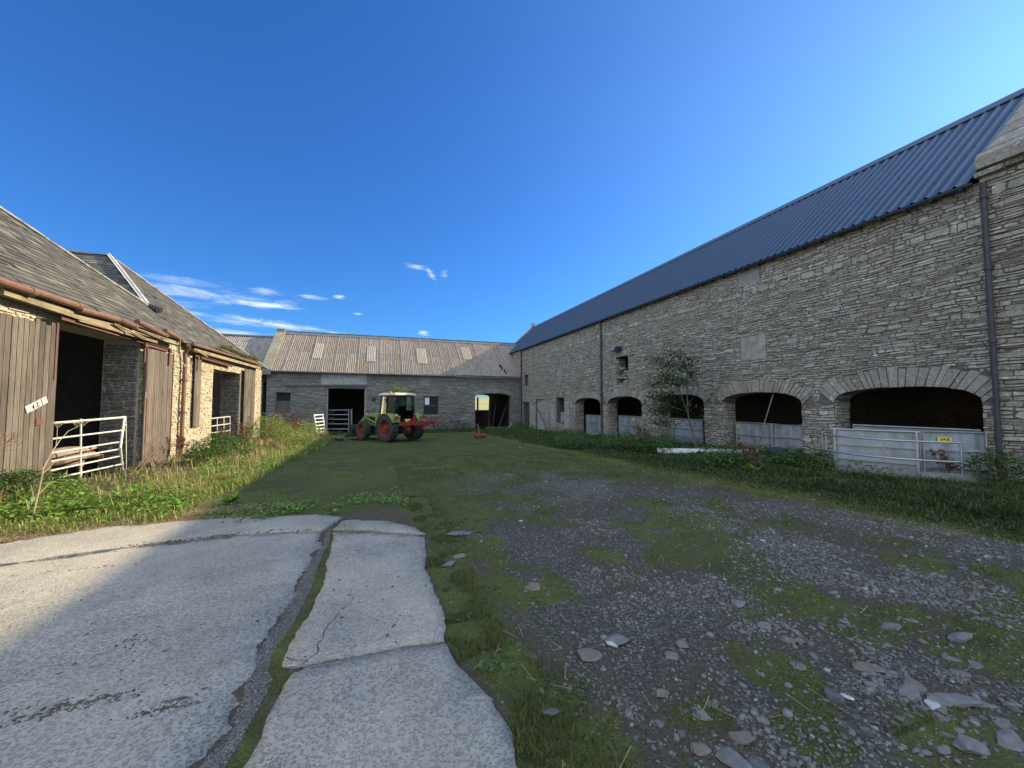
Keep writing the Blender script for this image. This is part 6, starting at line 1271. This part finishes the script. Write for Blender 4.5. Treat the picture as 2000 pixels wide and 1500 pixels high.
x, y = -4.6, 27.5; bush('nettle_patch', 'sunlit weeds around the white clay pipe', 'weeds', x, y, 1.6, 2.0, 1.2, 4800, (.07, .12), m_gverge)
x, y = -5.6, 31.3; bush('nettle_patch', 'weed patch beneath the boarded window of the end barn', 'weeds', x, y, 1.5, 1.2, 1.1, 3000, (.08, .13), m_nettle)
x, y = -3.4, 20.3; bush('nettle_patch', 'yellow-green weeds on the shadow edge of the verge', 'weeds', x, y, .8, 2.0, .85, 3200, (.06, .1), m_gverge)
x, y = 9.2, 32.9; bush('nettle_patch', 'dark weeds between the passage arch and the barn corner', 'weeds', 12.0, 32.6, .7, .9, .8, 900, (.06, .1), m_nettle)
for i, (px, py, w_, h_, lb) in enumerate([(1118, 862, 1.0, .75, 'dark weeds below the narrow window slot'), (1225, 868, 1.2, .8, 'dark weeds in front of the second small arch'), (1275, 876, .8, .9, 'tall tangled weeds left of the sapling'), (1420, 900, .9, .5, 'broad-leaved weeds over the right end of the white board'), (1555, 905, .6, .6, 'nettles beside the black plastic bag'), (1945, 935, .55, .75, 'creeping weeds at the foot of the near drainpipe'), (1600, 905, .4, .5, 'nettles at the left end of the curved kerb')]):
    x, y = atg(px, py+14); bush('weed_clump', lb, 'weeds', x, y, w_*.7, w_, h_, int(1500*w_), (.06, .12), m_nettle)
for i, (px, py, L, lb) in enumerate([(196, 1003, .34, 'dark green dock with big leaves, right of the dry stem'), (250, 985, .3, 'dock in the grass below the gate post'), (292, 965, .3, 'spreading dock at the edge of the bare soil'), (395, 945, .32, 'large bright dock right of the bare soil'), (420, 935, .3, 'bright dock behind the large one'), (350, 1000, .26, 'flat dock near the concrete, in full sun'), (55, 1010, .3, 'wide-leaved dock near the left edge of the concrete'), (470, 940, .26, 'dock just short of the shadow edge'), (120, 1010, .25, 'small dock at the foot of the dry stem'), (1470, 925, .3, 'shaded dock below the white board end'), (1400, 912, .28, 'shaded dock below the middle of the white board'), (450, 985, .22, 'dock half in the shadow by the slab'), (310, 1010, .2, 'small dock nearest the straw edge')]): dock(lb, px, py, L)
def deaddock(label, x, y, h, n, spread=.3, lean=(0, 0), group=None):
    t = thing('dead_dock', label, 'dead weed', (x, y, float(ground_h(x, y))), group=group); mb = MB(); P = []
    for i in range(n):
        a = nr.uniform(0, 6.3); b = Vector((x+.08*math.cos(a), y+.08*math.sin(a), t.location.z)); q = nr.random()*spread; e = b+Vector((q*math.cos(a)+lean[0], q*math.sin(a)+lean[1], h*nr.uniform(.6, 1.0))); m = b.lerp(e, .5)+Vector((nr.normal(0, .02), nr.normal(0, .02), .03)); mb.tube([b, m, e], [.008, .006, .003], 5)
        for k in range(7):
            f = nr.uniform(.45, .95); c = b.lerp(e, f); d = Vector((nr.normal(0, 1), nr.normal(0, 1), 1.0)).normalized()*.16*(1.2-f)*1.6*h; mb.tube([c, c+d], [.004, .002], 4)
            for j in range(26): s = c+d*nr.random(); P.append((s.x+nr.normal(0, .012), s.y+nr.normal(0, .012), s.z+nr.normal(0, .012)))
    mb.build('stem', m_twig, t); P = np.array(P); V, F = leaves(P, nr.uniform(.018, .042, len(P)), nr, 1.3, (-1, 1)); np_mesh('seed_head', V, [F], m_deadp, t); return t
deaddock('reddish dead dock against the small third board door', -6.3, 23.0, 1.5, 8, .5)
deaddock('reddish dead dock right of the farther small gate', -5.9, 21.2, 1.1, 6, .5)
deaddock('tall rust-brown dead dock in the sunlit corner weeds', -4.6, 25.0, 1.9, 14, .8)
deaddock('rust-brown dead dock just left of the clay pipe', -5.0, 27.0, 1.7, 12, .6)
deaddock('dark reddish dead dock above the nettle bush by the shed wall', -5.9, 19.0, 1.2, 8, .4)
p = onX(350, 915, XL+.5); deaddock('rusty brown dead dock at the foot of the shed drainpipe', p.x, p.y, 1.0, 9, .35)
x, y = atg(1300, 892); deaddock('dark red dead stems leaning beside the sapling', x, y+.6, 1.2, 7, .3, (-.1, .9))
x, y = atg(1470, 925); deaddock('dark red dead stems in front of the white board', x+.4, y, .95, 7, .4, (-.1, .5))
x, y = atg(1845, 938); deaddock('dark dead stems in front of the barrier end', x, y, .75, 5, .3, (-.1, .2))
x, y = atg(1230, 866); deaddock('dark dead stems before the second small arch', x+.8, y, 1.0, 6, .5)
# bramble arching over the left door and the stems by the pipe
def bramble(label, base, ends, r=.007):
    mb = MB()
    for e in ends: b = Vector(base)+Vector((nr.normal(0, .05), nr.normal(0, .05), 0)); e = Vector(e); m = b.lerp(e, .5)+Vector((0, 0, .12)); mb.tube([b, m, e], [r, r*.8, r*.4], 5)
    for e in ends:
        for k in range(4): c = Vector(base).lerp(Vector(e), nr.uniform(.4, .95))+Vector((0, 0, .1)); mb.tube([c, c+Vector((nr.normal(0, .08), nr.normal(0, .1), nr.uniform(.02, .2)))], [.004, .002], 4)
    return tag(mb.build('bramble', m_twig), label, 'bramble')
b = onX(-40, 905, XL+.9); bramble('thin brown twigs reaching in from the left over the big board door', b, [onX(px, py, XL+.6) for px, py in [(55, 850), (35, 842), (60, 865), (48, 858), (20, 848), (40, 880), (10, 895)]])
b = onX(262, 928, XL+1.2); bramble('bare stems fanning up across the second board door', b, [onX(px, py, XL+.5) for px, py in [(330, 850), (322, 868), (340, 838), (312, 880), (345, 870), (300, 895), (350, 860)]], .01)
b = onX(285, 935, XL+1.3); bramble('bare stems lying towards the drainpipe', b, [onX(px, py, XL+.7) for px, py in [(345, 895), (360, 880), (338, 905), (330, 885)]], .009)
# dry hogweed
hw = thing('dry_hogweed', 'tall dry hogweed stem with umbels crossing in front of the gate', 'dry plant', tuple(onG(72, 1010)))
X0 = onG(72, 1010).x; Q = lambda x, y: onX(x, y, X0+.1)
mb = MB(); mb.tube([onG(62, 1018), Q(78, 950), Q(85, 915), Q(100, 885), Q(117, 860), Q(133, 842), Q(150, 834)], [.011, .010, .009, .008, .006, .005, .003], 6); mb.tube([Q(109, 872), Q(111, 855), Q(112, 835)], [.007, .005, .004], 5); mb.tube([Q(84, 925), Q(105, 905), Q(130, 890)], [.006, .004, .003], 5); mb.tube([Q(76, 965), Q(96, 945), Q(108, 940)], [.007, .005, .004], 5); mb.tube([Q(66, 975), Q(60, 948)], [.008, .005], 5); mb.build('stem', m_hog, hw)
for ux, uy, k in [(112, 833, 9), (150, 832, 8), (163, 829, 8)]:
    mb = MB(); c = Q(ux, uy)
    for i in range(k):
        a = 6.28*i/k; e = c+Vector((.01, .07*math.cos(a), .03+.02*abs(math.sin(a))+.01))+Vector((.05*math.sin(a), 0, 0)); mb.tube([c-Vector((0, 0, .03)), e], .0025, 4); mb.box(e, (.01, .014, .006))
    mb.build('umbel', m_hog, hw)
# moss along the far gutter
P = []
a = onX(436, 682, XL+.3); b = onX(506, 707, XL+.3)
for i in range(3000): t = nr.random(); q = a.lerp(b, t); P.append((q.x+nr.normal(0, .07)-.08, q.y+nr.normal(0, .1), q.z+.04+abs(nr.normal(0, .05))*(1+math.sin(t*9))))
V, F = leaves(np.array(P), nr.uniform(.04, .11, len(P)), nr, .5, (-.2, 1.3)); emerge('gutter_moss', V, [F], m_moss, 'green and orange moss growing along the far shed gutter')
# ivy-like shrub behind the tractor catching the sun
sh = thing('elder_shrub', 'yellow-green leafy shoots showing above the tractor cab', 'shrub', (3.4, 32.6, gz(32.6)))
mb = MB(); P = []
for (px, py) in [(764, 757), (770, 756), (776, 757), (782, 759), (788, 762), (793, 765), (806, 757), (804, 762), (800, 767), (768, 762), (778, 764)]:
    e = onY(px, py, 30.5); b = Vector((e.x*.4+1.6, 31.2, gz(31))); mb.tube([b, b.lerp(e, .5)+Vector((0, 0, .1)), e], [.02, .014, .006], 5)
    for k in range(34): P.append((e.x+nr.normal(0, .12), e.y+nr.normal(0, .15), e.z+nr.normal(0, .09)-.05))
    for k in range(40): c = b.lerp(e, nr.uniform(.2, 1)); P.append((c.x+nr.normal(0, .12), c.y+nr.normal(0, .2), c.z+nr.normal(0, .12)))
mb.build('stem', m_bark, sh); V, F = leaves(np.array(P), nr.uniform(.1, .17, len(P)), nr, .8, (-.7, .6)); np_mesh('foliage', V, [F], m_yel, sh)
# sapling in front of the third arch
XT = XR-1.4; T = lambda x, y, dx=0: onX(x, y, XT+dx)
sp = thing('sapling', 'young leafy tree growing before the third arch with bent trunk', 'tree', (T(1363, 880).x, T(1363, 880).y, T(1363, 885).z))
mb = MB(); tk = [T(1363, 888), T(1357, 860), T(1350, 835), T(1344, 810), T(1342, 770), T(1342, 730), T(1336, 700), T(1326, 675)]; mb.tube(tk, [.045, .04, .035, .03, .022, .016, .01, .005], 7)
br = []
def limb(pts, r): mb.tube(pts, [r*(1-.8*i/(len(pts)-1)) for i in range(len(pts))], 5); br.append(pts)
limb([T(1345, 812), T(1330, 770, -.2), T(1318, 740, -.3), T(1312, 700, -.3)], .018); limb([T(1350, 835), T(1338, 826, -.1), T(1328, 818, -.2), T(1322, 816, -.2)], .01); limb([T(1343, 790), T(1360, 770, .1), T(1372, 755, .1)], .012)
limb([T(1330, 770, -.2), T(1305, 760, -.3), T(1280, 745, -.4)], .012); limb([T(1342, 760), T(1350, 735), T(1352, 705)], .01); limb([T(1318, 740, -.3), T(1300, 715, -.3), T(1285, 700, -.3)], .01); limb([T(1344, 805), T(1315, 795, -.3), T(1288, 780, -.4), T(1272, 770, -.4)], .014); limb([T(1342, 730), T(1325, 715, .1), T(1308, 690, .1)], .009); limb([T(1315, 795, -.3), T(1298, 800, -.3), T(1285, 812, -.3)], .008); limb([T(1342, 745), T(1358, 720), T(1362, 700)], .007); limb([T(1352, 838), T(1368, 812, .1), T(1378, 780, .1)], .008)
mb.build('trunk', m_bark, sp); P = []
lobes = [(1326, 672, .05, .05, 14), (1318, 692, .16, .1, 60), (1345, 698, .14, .09, 55), (1285, 702, .2, .1, 80), (1303, 712, .25, .12, 120), (1333, 715, .22, .12, 110), (1300, 738, .3, .16, 190), (1325, 745, .3, .14, 150), (1348, 728, .15, .12, 60), (1278, 752, .16, .08, 50), (1292, 775, .3, .14, 190), (1312, 772, .2, .16, 120), (1282, 800, .22, .12, 120), (1300, 800, .16, .12, 80), (1286, 822, .16, .14, 70), (1330, 790, .15, .12, 30), (1362, 800, .2, .25, 12), (1366, 850, .2, .25, 12), (1306, 826, .15, .1, 30)]
for px, py, sy, sz, n in lobes:
    c = T(px, py, -.2)
    for k in range(int(n*2.4)): P.append((c.x+nr.normal(0, .28), c.y+nr.normal(0, sy), c.z+nr.normal(0, sz)))
V, F = leaves(np.array(P), nr.uniform(.08, .16, len(P)), nr, .62, (-1.0, .3)); np_mesh('crown', V, [F], m_tree, sp)
